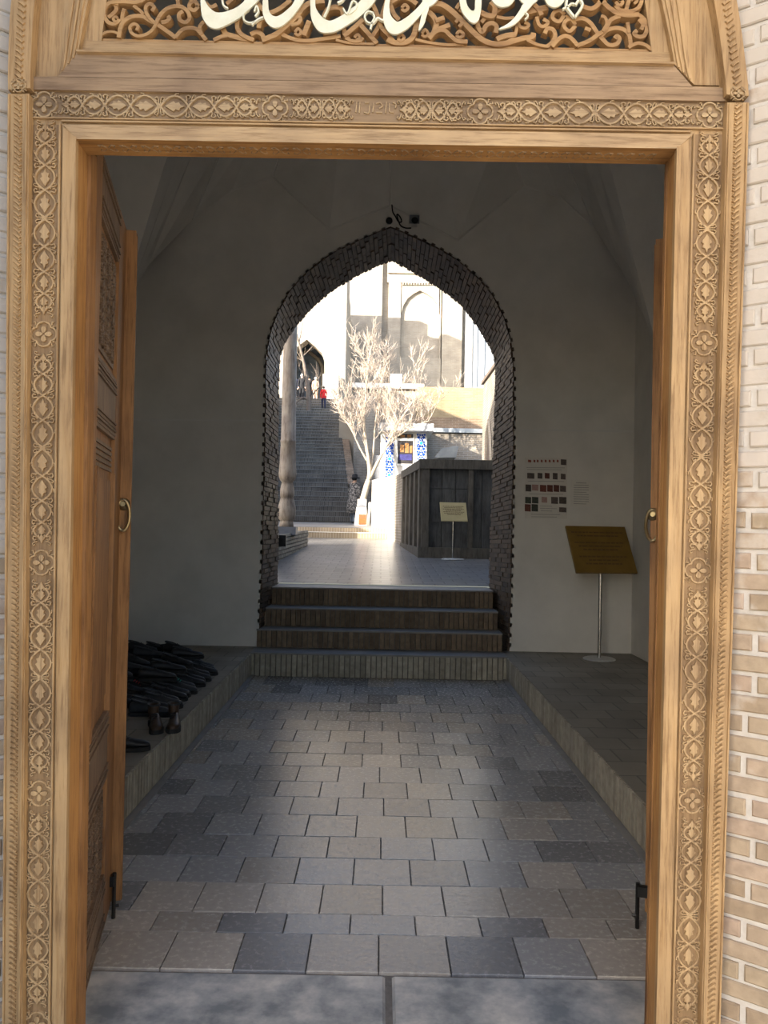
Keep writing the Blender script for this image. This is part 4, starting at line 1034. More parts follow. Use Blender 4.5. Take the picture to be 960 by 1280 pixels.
def shoe(kind, x, y, yaw, label, roll=0.0, z=PLAT):
    nm = 'boot' if kind in ('brown', 'blackboot') else 'shoe'
    o = empty(nm, (x, y, z), yaw); o.rotation_euler = (roll, 0, yaw)
    tag(o, label, nm, 'footwear left on the left platform')
    for n, me in protos[kind]:
        p = bpy.data.objects.new(n, me); col.objects.link(p); p.parent = o
    return o
GEN = {'black': 'black leather shoe in the dark pile on the left platform', 'charcoal': 'charcoal lace-up shoe in the dark pile on the left platform', 'blackboot': 'black ankle boot in the dark pile on the left platform'}
rs = random.Random(21)
pf = W(171, 946, 4.72)
shoe('black', pf.x-.20, 4.66, math.radians(18), 'lone black shoe nearest the door, apart from the pile')
b1 = W(205, 915, 5.25)
shoe('brown', b1.x-.10, 5.34, math.radians(-70), 'brown ankle boot at the near end of the shoe pile')
shoe('brown', b1.x+.03, 5.38, math.radians(-78), 'second brown ankle boot at the near end, closer to the kerb')
special = {(2, 1): ('white', 'black trainer with white stripe near the brown boots'), (6, 1): ('red', 'black trainer with red laces and stripe in the pile'),
           (7, 0): ('green', 'charcoal trainer with green stripe in the middle of the pile'), (16, 1): ('green', 'charcoal trainer with green stripe at the far side of the pile'),
           (18, 0): ('blackboot', 'low black boot at the far end of the pile, toe to the lane')}
yy = 5.56; row = 0
def toe_x(y): return -1.42 if y < 7.2 else -1.42-(y-7.2)*.66
while yy < 8.3:
    for k_ in range(4):
        xx = toe_x(yy)-.29-k_*.325+rs.uniform(-.012, .012)-(row % 2)*.03
        if xx < -2.66: continue
        k, lb = special.get((row, k_), (None, None))
        if k is None: k = rs.choice(['black', 'black', 'black', 'charcoal']); lb = GEN[k]
        shoe(k, xx, yy, math.radians(rs.uniform(-3, 3)), lb)
    yy += .125; row += 1
# a second layer heaped on top towards the back
for i in range(14):
    k = ['black', 'charcoal', 'black'][i % 3]
    y = 6.15+.32*(i//3); x = toe_x(y)-.29-.13-.34*(i % 3)
    if x < -2.6: continue
    shoe(k, x, y, math.radians(rs.choice([-20, -12, -4, 8, 14, 20])), {'black': 'black shoe heaped on top of the other footwear', 'charcoal': 'charcoal lace-up shoe heaped on top of the other footwear'}[k], z=PLAT+.122)

# ------------------------------------------------------------------ courtyard
def fz(Y): return .845+.0337*(Y-9.32)
m = MB(); m.add([(-14, 9.79, fz(9.79)-.002), (14, 9.79, fz(9.79)-.002), (14, 20.4, fz(20.4)), (-14, 20.4, fz(20.4))], [(0, 1, 2, 3)])
m.add([(-14, 9.79, -.3), (14, 9.79, -.3), (14, 20.4, -.3), (-14, 20.4, -.3)], [(0, 1, 2, 3)])
structure(m.build('courtyard_floor', 'brick_courtyard_floor'), 'worn grey brick paving of the courtyard beyond the arch')
# two low brick steps and the landing at the foot of the stairs
z0 = fz(20.4)
low = structure(MB().hexa([(-8, 20.75, z0-.3), (.1, 20.75, z0-.3), (.1, 29, z0-.3), (-8, 29, z0-.3), (-8, 20.75, z0+.275), (.1, 20.75, z0+.275), (.1, 29, 1.64), (-8, 29, 1.64)]).build('stair_landing', 'tread_stone'), 'pale landing at the foot of the long staircase')
MB().box(-8, .25, 20.4, 20.80, z0-.2, z0+.14).build('low_step', 'brick_step_court', low)
MB().box(-8, .1, 20.72, 21.0, z0+.1, z0+.262).build('low_step', 'brick_step_court', low)
MB().box(-8, .27, 20.385, 20.74, z0+.14, z0+.152).build('step_edge', 'whitewash', low)
# long staircase
stairs = empty('staircase', (-2.5, 28, 1.6)); tag(stairs, 'long straight staircase of dark brick climbing between walls', 'staircase'); stairs['kind'] = 'structure'
NS = 34; RI = .19; TR = .42
stair_me = MB().box(-2.6, 2.6, 0, TR+.06, -RI, -.02).mesh('step_riser', 'brick_stair')
nos_me = MB().box(-2.6, 2.6, -.02, TR, -.022, 0).mesh('step_edge', 'tread_stone')
for i in range(NS):
    y = 28+i*TR; xr = -1.02-.104*(y-28)
    z = 1.65+(i+1)*RI
    inst('step_riser', stair_me, (xr-2.6, y, z), stairs); inst('step_edge', nos_me, (xr-2.6, y, z), stairs)
YT = 28+NS*TR; ZT = 1.65+NS*RI
# wall along the right side of the stairs and terrace fill
def xr_(y): return -1.02-.104*(y-28)
m = MB()
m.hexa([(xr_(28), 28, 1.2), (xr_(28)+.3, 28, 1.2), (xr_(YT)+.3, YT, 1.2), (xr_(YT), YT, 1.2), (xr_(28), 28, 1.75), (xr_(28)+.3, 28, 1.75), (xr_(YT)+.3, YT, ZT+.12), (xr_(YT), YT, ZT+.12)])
structure(m.build('wall_stair', 'brick_shade_and_stair_edge'), 'sloping brick edge along the right side of the long staircase')
structure(MB().box(-9, -5.6, 15.4, 19.9, .3, 3.55).build('wall_shade_added', 'brick_wall_y'), 'unseen low brick wall added to shade the stair landing')  # out-of-view wall, added only to put the landing in shade
structure(MB().box(-14, 14, YT, 60, 1, ZT-.02).build('upper_terrace', 'earth'), 'upper terrace level at the head of the staircase')
# mosque mass on the left, mostly outside the view, shading the stairs
structure(MB().box(-16, -5.6, 19.9, 38.5, .3, 9.6).build('wall_mosque', 'brick_wall_y'), 'brick mosque wall along the left of the courtyard')
# veranda plinth and turned wooden column
pl = structure(MB().hexa([(-5.5, 10.6, .6), (-1.72, 10.6, .6), (-1.58, 17.2, .6), (-5.5, 17.2, .6), (-5.5, 10.6, 1.34), (-1.72, 10.6, 1.34), (-1.58, 17.2, 1.42), (-5.5, 17.2, 1.42)]).build('veranda_plinth', 'brick_mortar'), 'brick plinth of the veranda carrying the wooden column')
bm = MB().box(-.012, .012, -.125, .125, -.024, .024).mesh('brick', 'riser_brick')
for r in range(8):
    z = .86+r*.068
    y = 10.75+(r % 2)*.13
    while y < 17.1:
        t = (y-10.6)/6.6; zz = z + .08*t*1.0
        if zz > fz(y)-.03 and zz < 1.34+.08*t: inst('brick', bm, (-1.72+.14*t+.004, y, zz), pl, rot=(0, 0, math.radians(-1.2)))
        y += .262
MB().box(WX(347, 680, 12.9), WX(357.5, 680, 12.9), 12.86, 12.9, WZ(352, 683, 12.9), WZ(352, 669, 12.9)).build('vent', 'black_metal', pl)
cY = 14.6
def cxz(px, py): p = W(px, py, cY); return p
cb = cxz(358, 662)
colm = empty('wooden_column', (cb.x, cY, 1.38)); tag(colm, 'turned wooden column with bulbous base on the veranda plinth', 'column')
MB().box(cb.x-.19, cb.x+.19, cY-.19, cY+.19, 1.37, WZ(358, 658.5, cY)).build('base_block', 'slate_blue', colm)
pr = []
for py, w in ((658.5, 9), (653, 8.5), (650.5, 8), (649, 10), (645, 11), (638, 11.5), (632, 10.5), (626, 9), (621.5, 8), (621, 8.6), (616, 8.8), (611, 8.6), (606, 7.5), (602.5, 7), (600, 9.5), (596, 11), (592, 11.2), (586, 10.6), (575, 10), (554, 9.3), (553, 9.8), (550.5, 9.8), (549.5, 9.2), (500, 8.9), (440, 8.5), (360, 8.2), (250, 8)):
    pr.append((w*cY/FPX, WZ(358, py, cY)))
MB().lathe(pr, (cb.x, cY, 0), 24).build('shaft', 'wood_column', colm, smooth=True)

# booth of dark boards
bY = 14.3
A = W(526, 695, bY); bx0 = A.x; bz0 = fz(bY)-.02; bz1 = 2.77
Bx, By = .46, 17.7
booth = empty('wooden_booth', (bx0+.8, bY+1, bz0)); tag(booth, 'dark panelled wooden booth standing behind the cream plaque', 'booth')
bxr = 2.62
MB().hexa([(bx0+.05, bY+.05, bz0), (bxr, bY+.05, bz0), (bxr, By, bz0), (Bx+.05, By, bz0), (bx0+.05, bY+.05, bz1-.05), (bxr, bY+.05, bz1-.05), (bxr, By, bz1-.05), (Bx+.05, By, bz1-.05)]).build('carcass', 'wood_booth', booth)
MB().box(bx0-.056, bxr, bY-.056, bY+.086, bz0-.004, bz0+.205).build('front_plinth', 'wood_booth_post', booth)
MB().hexa([(bx0-.05, bY-.05, bz0), (bx0+.08, bY-.05, bz0), (Bx+.08, By, bz0), (Bx-.05, By, bz0), (bx0-.05, bY-.05, bz0+.2), (bx0+.08, bY-.05, bz0+.2), (Bx+.08, By, bz0+.2), (Bx-.05, By, bz0+.2)]).build('side_plinth', 'wood_booth_post', booth)
MB().box(bx0-.056, bxr, bY-.046, bY+.084, bz1-.164, bz1+.005).build('top_rail', 'wood_booth_post', booth)
MB().hexa([(bx0-.05, bY-.04, bz1-.16), (bx0+.08, bY-.04, bz1-.16), (Bx+.08, By, bz1-.16), (Bx-.05, By, bz1-.16), (bx0-.05, bY-.04, bz1), (bx0+.08, bY-.04, bz1), (Bx+.08, By, bz1), (Bx-.05, By, bz1)]).build('side_rail', 'wood_booth_post', booth)
for px0, px1 in ((526, 536), (585, 591), (640, 647)):
    x0, x1 = WX(px0, 640, bY), WX(px1, 640, bY); x0 = max(x0, bx0)
    MB().box(x0, x1, bY-.03, bY+.07, bz0+.2, bz1-.16).build('post', 'wood_booth_post', booth)
zs = [bz0+.2, WZ(560, 654, bY), WZ(560, 611, bY), bz1-.16]
for xa, xb in ((536, 552), (552, 569), (569, 585), (591, 602), (602, 615), (615, 640)):
    for k in range(3):
        MB().box(WX(xa, 640, bY)+.006, WX(xb, 640, bY)-.006, bY+.02+random.uniform(0, .01), bY+.06, zs[k]+.005, zs[k+1]-.005).build('panel', 'wood_booth', booth)
for t in (.03, .24, .46, .68, .90):
    x, y = lerp(bx0, Bx, t), lerp(bY, By, t); dx, dy = (Bx-bx0), (By-bY)
    x2, y2 = lerp(bx0, Bx, t+.075), lerp(bY, By, t+.075)
    MB().hexa([(x-.035, y, bz0+.2), (x+.06, y, bz0+.2), (x2+.06, y2, bz0+.2), (x2-.035, y2, bz0+.2), (x-.035, y, bz1-.16), (x+.06, y, bz1-.16), (x2+.06, y2, bz1-.16), (x2-.035, y2, bz1-.16)]).build('slat', 'wood_booth_post', booth)
# sheet metal hood behind the booth
hp = [W(543, 572, 18.5), W(570, 572, 18.5), W(573.5, 558, 18.5), W(568, 557.5, 18.5), W(552, 560.5, 18.5)]
m = MB(); m.prism([(p.x, p.z) for p in hp], 18.5, 19.3); ho = m.build('metal_hood', 'tin_grey')
tag(MB().box(hp[0].x+.1, hp[1].x-.05, 18.6, 19.2, 1.1, hp[0].z+.02).build('hood_leg', 'tin_grey', ho), None)
tag(ho, 'slanted grey sheet-metal hood rising behind the dark booth', 'hood')
# wall behind booth: shaded brick then sunlit white
W1 = (.30, 19.5); W2 = (-.30, 23.2)
zt = 2.80
structure(MB().hexa([(Bx-.02, By, .9), (Bx+.3, By, .9), (W1[0]+.3, W1[1], .9), (W1[0], W1[1], .9), (Bx-.02, By, 2.74), (Bx+.3, By, 2.74), (W1[0]+.3, W1[1], 2.78), (W1[0], W1[1], 2.78)]).build('wall_garden_brick', 'brick_wall_y'), 'short buff brick wall between the booth and the white wall')
structure(MB().hexa([(W1[0], W1[1], .9), (W1[0]+.35, W1[1], .9), (W2[0]+.35, W2[1], .9), (W2[0], W2[1], .9), (W1[0], W1[1], 2.8), (W1[0]+.35, W1[1], 2.8), (W2[0]+.35, W2[1], 2.86), (W2[0], W2[1], 2.86)]).build('wall_garden_white', 'whitewash'), 'low whitewashed wall glaring in the sun beside the tree')

# tiled kiosk
kY = 25.0
kp = lambda px, py: W(px, py, kY)
k0, k1 = kp(476, 540), kp(534, 540)
ki = empty('tiled_kiosk', (k0.x+.6, kY, 1.6)); tag(ki, 'small kiosk with blue star-tiled panels and a shop window', 'kiosk')
MB().box(k0.x, k1.x, kY+.05, kY+2.0, 1.5, kp(500, 540).z).build('body', 'whitewash', ki)
MB().box(kp(473, 536).x, kp(541, 536).x, kY-.45, kY+2.1, kp(500, 540).z, kp(500, 531).z).build('roof_slab', 'roof_white', ki)
def kbox(name, x0, y0, x1, y1, d, mat, parent=ki):
    a, b = kp(x0, y1), kp(x1, y0); return MB().box(a.x, b.x, kY+.05-d, kY+.06, a.z, b.z).build(name, mat, parent)
def star_panel(x0, y0, x1, y1):
    p = kbox('tile_panel', x0, y0, x1, y1, .03, 'tile_white')
    a, b = kp(x0, y1), kp(x1, y0); w = b.x-a.x; yf = kY+.015
    cx_ = (a.x+b.x)/2; z = b.z - w*.5; i = 0
    while z > a.z+.05:
        if i % 3 == 1:
            MB().prism([(cx_+w*.2*(1 if k % 2 else .7)*math.cos(2*PI*k/16), z+w*.2*(1 if k % 2 else .7)*math.sin(2*PI*k/16)) for k in range(16)], yf-.01, yf+.01).build('tile', 'tile_turq', p)
            for k in range(8):
                t = 2*PI*(k+.5)/8; c = (cx_+w*.33*math.cos(t), z+w*.33*math.sin(t))
                MB().prism([(c[0]+w*.135*math.cos(t)*u-w*.105*math.sin(t)*v, c[1]+w*.135*math.sin(t)*u+w*.105*math.cos(t)*v) for u, v in ((-1, 0), (0, -1), (1, 0), (0, 1))], yf-.01, yf+.01).build('tile', 'tile_blue', p)
        else:
            for sx in (-1, 1):
                for c in ((.27, 0.0, .19), (.12, .24, .13), (.37, .28, .13)):
                    MB().prism([(cx_+sx*w*c[0]+w*c[2]*(1 if k % 2 else .7)*math.cos(2*PI*k/10), z+w*c[1]+w*c[2]*(1 if k % 2 else .7)*math.sin(2*PI*k/10)) for k in range(10)], yf-.01, yf+.01).build('tile', 'tile_blue', p)
            MB().prism([(cx_+w*.09*math.cos(2*PI*k/6), z-w*.12+w*.09*math.sin(2*PI*k/6)) for k in range(6)], yf-.01, yf+.01).build('tile', 'tile_blue', p)
        z -= w*.6; i += 1
star_panel(480.5, 541, 493, 606); star_panel(519.5, 541, 532.5, 606)
wi = kbox('window_frame', 495, 541, 518, 582, .04, 'roof_white')
def wbox(name, x0, y0, x1, y1, d, mat): return kbox(name, x0, y0, x1, y1, d, mat, wi)
wbox('pane', 497, 542.5, 516.5, 547.5, .045, 'glass_dark'); wbox('pane', 497, 551, 516.5, 579.5, .045, 'glass_dark')
for x0, y0, x1, y1, mt in ((500, 556, 505, 565, 'shop_goods_a'), (506, 554, 511, 566, 'shop_goods_a'), (512, 557, 515.5, 566, 'shop_goods_a'), (498.5, 568, 515, 575, 'shop_goods_b'), (500, 544, 506, 546.5, 'shop_goods_a'), (509, 543.5, 514, 546.5, 'shop_goods_a')):
    wbox('display_goods', x0, y0, x1, y1, .05, mt)
MB().box(kp(468, 570).x, kp(479, 570).x, kY+.3, kY+1, 1.5, kp(470, 568).z).build('side_shutter', 'slate_blue', ki)

# right-hand brick building with blind pointed arch
rx = 2.73
m = MB(); RZ = 1.6+.177*22
structure(m.box(rx, 6, 9.76, 22, .4, RZ).build('wall_courtyard_right', 'brick_wall_y'), 'tall brick wall along the right of the courtyard')
MB().box(rx-.06, 6.05, 9.78, 22.05, RZ, RZ+.09).build('coping', 'bark_dark', bpy.data.objects['wall_courtyard_right'])
ay0, ay1, az0, az1 = 19.9, 21.0, 1.1, 4.3
apts = [(ay0, az0), (ay0, 2.9), (ay0+.08, 3.4), (ay0+.28, 3.9), ((ay0+ay1)/2, az1), (ay1-.28, 3.9), (ay1-.08, 3.4), (ay1, 2.9), (ay1, az0)]
m = MB(); m.prism(apts, 0, .06); m.v = [(rx-.03+p[1], p[0], p[2]) for p in m.v]; m.build('blind_arch', 'bark_dark', bpy.data.objects['wall_courtyard_right'])
m = MB(); m.relief(apts, .05, .05); m.v = [(rx-.02+p[1], p[0], p[2]) for p in m.v]; m.build('arch_surround', 'brick_facade_y', bpy.data.objects['wall_courtyard_right'])

# terraces behind
tY = 27.0
za = WZ(570, 541, tY)
structure(MB().box(kp(533, 550).x, 7, tY, 33, .9, za).build('wall_terrace_lower', 'brick_wall_x'), 'grey brick terrace wall behind the booth')
MB().box(1.2, 7, tY-.12, 33, za, za+.14).build('ledge', 'tin_grey', bpy.data.objects['wall_terrace_lower'])
uY = 33.0
xa_, xb_ = WX(426, 500, uY), WX(521, 500, uY)
zu = WZ(560, 484, uY); zb_ = WZ(560, 522, uY)
tw = structure(MB().box(xb_, 8, uY, 36, 3, zu).build('wall_terrace_upper', 'brick_terrace'), 'sunlit buff brick retaining wall of the upper terrace')
MB().box(xb_, 8, uY-.06, uY+.2, 3, zb_).build('painted_shadow_band', 'brick_shade_and_stair_edge', tw)  # darker brick colour stands in for the shadow across the wall's lower part
tl = structure(MB().box(xr_(33)+.3, xb_, uY+.4, 36, 1, WZ(480, 484, uY)).build('wall_terrace_shaded', 'brick_wall_x'), 'shaded brick retaining wall behind the bare tree')
MB().box(xr_(33)+.2, xb_+.3, uY+.2, 36, WZ(480, 484, uY), WZ(480, 478, uY)).build('coping', 'whitewash', tl)
structure(MB().box(-2, 14, 36, YT+8, 1, zu-.1).build('terrace_ground', 'earth'), 'bare ground of the terrace below the mausoleum')
ck = W(495, 474, 34.5); tag(MB().box(ck.x-.25, ck.x+.25, 34.2, 34.7, WZ(480, 478, uY)-.002, WZ(495, 469, 34.5)).build('white_block', 'whitewash'), 'small white block standing on the terrace coping', 'block')

# ------------------------------------------------------------------ mausoleum facades
gY = 50.0
g = lambda px, py, Y=gY: W(px, py, Y)
gz0 = WZ(500, 490, gY); gz1 = 24
fa = structure(MB().box(g(440, 400).x-2, g(585, 430).x, gY+.40, gY+8, 4, gz1).build('facade_mausoleum', 'brick_facade'), 'pale brick mausoleum facade with tall recessed panels')
def fbox(name, x0, y0, x1, y1, yf, yb, mat='brick_facade', zt_=None):
    a = g(x0, y1, yf); b = g(x1, y0, yf); return MB().box(a.x, b.x, yf, yb, a.z, zt_ if zt_ else b.z).build(name, mat, fa)
fbox('pier', 436, 0, 485, 500, gY, gY+.45, zt_=gz1)
fbox('pier', 551, 0, 585, 500, gY, gY+.45, zt_=gz1)
fbox('panel_bottom', 485, 448, 551, 500, gY+.02, gY+.45)
fbox('panel_head', 485, 0, 551, 341, gY+.01, gY+.45, zt_=gz1)
fbox('inner_pier', 484, 353, 501.5, 449, gY+.14, gY+.45)
fbox('inner_pier', 549, 353, 552, 449, gY+.14, gY+.45)
fbox('inner_head', 484, 330, 551, 353, gY+.14, gY+.45)
for i in range(14):
    x = 503+i*3.4; a = g(x, 356, gY+.10); b = g(x+1.7, 353, gY+.10); MB().box(a.x, b.x, gY+.08, gY+.2, a.z, b.z).build('dentil', 'brick_facade', fa)
# niche with pointed head: spandrels in front of a deeper back
sp = [(501.5, 353), (549, 353), (549, 392), (547, 381), (541, 372), (533, 367), (525, 363), (517, 367), (509.5, 373), (504, 382), (501.5, 392)]
MB().prism([(g(a, b, gY+.2).x, g(a, b, gY+.2).z) for a, b in sp], gY+.2, gY+.45).build('niche_arch', 'brick_facade', fa)
# block to the right with blue-grey pilasters
rb = structure(MB().box(g(588, 400, 47).x, g(660, 400, 47).x, 47, 49.9, 5, 22).build('facade_right', 'pilaster_blue'), 'blue-grey plastered corner building right of the facade')
for px in (588, 594, 603):
    a = g(px, 400, 47); MB().box(a.x, a.x+.13, 46.9, 47.1, 6, 22).build('pilaster', 'brick_facade' if px == 588 else 'tile_white', rb)
# left mausoleum with entrance iwan at the head of the stairs
lY = 43.0
h = lambda px, py, Y=lY: W(px, py, Y)
lx = h(433, 400).x; ltop = 16.0
prof_l = [(362, 486), (362, 452), (365, 442), (372, 433), (383.5, 424.5), (394, 433), (402, 441), (405.5, 452), (405.5, 486)]
pts = [(h(a, b).x, h(a, b).z) for a, b in prof_l]
lm = MB()
apex = 4
LL, RR = pts[:5], pts[:3:-1]
LL = [(LL[0][0], ZT-.1)]+LL; RR = [(RR[0][0], ZT-.1)]+RR
lm = wall_with_hole('x', LL, RR, lY, LL, RR, lY+1.0, -16, lx, ltop, None)
lf = structure(lm.build('facade_left', ['brick_facade', 'brick_facade']), 'sunlit mausoleum front with pointed entrance arch at the head of the stairs')
for ya_, yb_, zz in ((1.0, 2.6, 15.5), (2.6, 3.2, 16.2), (3.2, 4.8, 14.6), (4.8, 6.9, 13.9)):
    MB().box(-16, lx-.01, lY+ya_, lY+yb_, ZT+6.0, zz).build('upper_mass', 'brick_facade_y', lf)
    MB().box(lx-.7, lx, lY+ya_, lY+yb_, ZT-.2, zz).build('side_wall', 'brick_facade_y', lf)
MB().box(-16, lx-.1, lY+3.0, lY+3.4, ZT-.2, ltop).build('iwan_back', 'tile_iwan', lf)
MB().box(h(405, 470).x, h(424, 470).x, lY-.8, lY-.05, ZT-.05, h(410, 471).z).build('bench', 'whitewash', lf)
ip = [(365, 500), (365, 459), (369, 449), (384, 438), (398, 449), (403, 459), (403, 500)]
m = MB(); m.relief([(h(a, b, lY+2.9).x, h(a, b, lY+2.9).z) for a, b in ip], .12, .1, y=lY+2.95); m.build('inner_arch', 'brick_facade', lf)
for x in (371, 378, 385, 392, 398):
    a = h(x, 470, lY+2.95); MB().box(a.x-.06, a.x+.06, lY+2.9, lY+3, ZT-.1, ZT+2.6).build('door_post', 'slate_blue', lf)
structure(MB().box(-14, 14, 56, 60, 4, 14).build('hill', 'earth'), 'bare hillside behind the mausoleums')

# ------------------------------------------------------------------ bare trees
def tree(name, base_, main, label, rng, twig_mat, trunk_mat, depth=5, spread=.55, rscale=1.0):
    o = empty(name, base_); tag(o, label, 'tree')
    tm = MB(); tw_ = MB()
    def grow(p, d, L, r, lev):
        n = 4; pts = [p]; rr = [r]
        for i in range(n):
            d = (d + Vector((rng.uniform(-1, 1), rng.uniform(-1, 1), rng.uniform(-.6, 1)))*.16).normalized()
            p = p + d*(L/n); pts.append(p); rr.append(r*(1-.45*(i+1)/n))
        (tm if lev == 0 else tw_).tube(pts, rr, 5 if lev < 2 else 3, caps=False)
        if lev >= depth: return
        kids = 3 if lev < depth-2 else 4
        for k in range(kids):
            t = rng.uniform(.35, 1.0); i = min(n, max(1, int(round(t*n))))
            q = pts[i]
            nd = (d*1.0 + Vector((rng.uniform(-1, 1), rng.uniform(-1, 1), rng.uniform(-.35, .8)))*spread*1.5).normalized()
            grow(q, nd, L*rng.uniform(.5, .78), max(rr[i]*.62, .0060*rscale), lev+1)
    for pts, r0, r1, kids in main:
        P3 = [Vector(p) for p in smooth_path([tuple(p) for p in pts], 3)]
        n = len(P3); rr = [lerp(r0, r1, i/(n-1)) for i in range(n)]
        tm.tube(P3, rr, 8)
        for k in range(kids):
            t = lerp(.35, 1, (k+.5)/kids); i = min(n-1, int(t*(n-1)))
            d = (P3[min(i+1, n-1)]-P3[max(0, i-1)]).normalized()
            nd = (d*.8 + Vector((rng.uniform(-1, 1), rng.uniform(-1, 1), rng.uniform(-.1, .7)))*.75).normalized()
            grow(P3[i], nd, rng.uniform(.55, .95)*rscale, max(r1*.75, .010), 1)
    tm.build('trunk', trunk_mat, o, smooth=True)
    tag(tw_.build('twigs', twig_mat, o), None, kind='stuff')
    return o
TY = 24.0
def T(px, py, dy=0): p = W(px, py, TY+dy); return (p.x, p.y, p.z)
tree('bare_tree', Vector(T(451, 655)), [
    ([T(451, 655), T(453, 630), T(457, 613), T(461, 600)], .11, .085, 0),
    ([T(461, 600), T(462, 588), T(460, 572), T(457, 550, .1), T(455, 525, .2), T(457, 495, .2), T(459, 470, .2), T(462, 440, .2)], .07, .016, 17),
    ([T(461, 600), T(466, 590), T(472, 578, -.1), T(479, 565, -.2), T(487, 550, -.2), T(497, 530, -.2), T(512, 508, -.1), T(527, 486, 0)], .06, .014, 13),
    ([T(460, 578), T(450, 560, -.1), T(441, 540, -.2), T(430, 522, -.2), T(420, 508, -.2)], .035, .012, 11),
    ([T(463, 590), T(467, 560, .2), T(469, 530, .3), T(474, 500, .3), T(477, 470, .2)], .035, .012, 11),
    ([T(487, 552, -.2), T(500, 543, -.4), T(520, 532, -.4), T(540, 525, -.4)], .03, .01, 6)],
    'bare pale-barked tree in full sun beside the white wall', random.Random(9), 'bark_twig', 'bark_pale', depth=4, spread=.6)
TY = 40.0
tree('thin_dark_tree', Vector(T(386, 520)), [
    ([T(386, 520), T(386, 500), T(384, 478), T(380, 455), T(374, 430), T(368, 408)], .14, .03, 5), ([T(385, 500), T(378, 497), T(368, 506)], .07, .03, 2), ([T(386, 505), T(392, 492), T(401, 482)], .06, .02, 2)],
    'thin dark leafless tree growing at the upper end of the staircase', random.Random(4), 'bark_dark', 'bark_dark', depth=2, rscale=1.4)
# white post with red notice at the foot of the tree
pY = 23.4
def pb(px, py): return W(px, py, pY)
wp = empty('notice_post', (pb(452, 657).x, pY, pb(452, 657).z)); tag(wp, 'white gabled post with a red notice at the foot of the tree', 'notice post')
zf = lerp(z0+.275, 1.64, (pY-20.75)/8.25)
a, b = pb(443, 650), pb(459, 650)
MB().hexa([(a.x, pY-.25, zf), (b.x, pY-.25, zf), (b.x, pY+.2, zf), (a.x, pY+.2, zf), (pb(446, 634).x, pY-.2, pb(446, 634).z), (pb(458, 634).x, pY-.2, pb(458, 634).z), (pb(458, 634).x, pY+.2, pb(458, 634).z), (pb(446, 634).x, pY+.2, pb(446, 634).z)]).build('body', 'whitewash', wp)
MB().prism([(pb(445, 634).x, pb(445, 634).z), (pb(459, 634).x, pb(459, 634).z), (pb(452, 629.5).x, pb(452, 629.5).z)], pY-.24, pY+.2).build('gable', 'slate_blue', wp)
MB().box(pb(447, 626).x, pb(458, 626).x, pY-.05, pY+.2, pb(450, 634).z, pb(450, 624).z).build('cap', 'whitewash', wp)
nt = MB().box(pb(448.5, 650).x, pb(458, 650).x, pY-.30, pY-.2, pb(450, 655.5).z, pb(450, 643).z).build('notice', 'red_notice', wp)
for k in range(3): MB().box(pb(449.5, 650).x, pb(457, 650).x, pY-.305, pY-.29, pb(450, 649.5+k*2).z, pb(450, 648.9+k*2).z).build('text_line', 'sign_gold', nt)
MB().hexa([(pb(458, 657).x, pY-.1, zf), (pb(462, 657).x, pY-.1, zf), (pb(462, 657).x, pY+.0, zf), (pb(458, 657).x, pY+.0, zf), (pb(461, 628).x, pY-.1, pb(461, 628).z), (pb(464, 628).x, pY-.1, pb(464, 628).z), (pb(464, 628).x, pY, pb(464, 628).z), (pb(461, 628).x, pY, pb(461, 628).z)]).build('leaning_board', 'whitewash', wp)

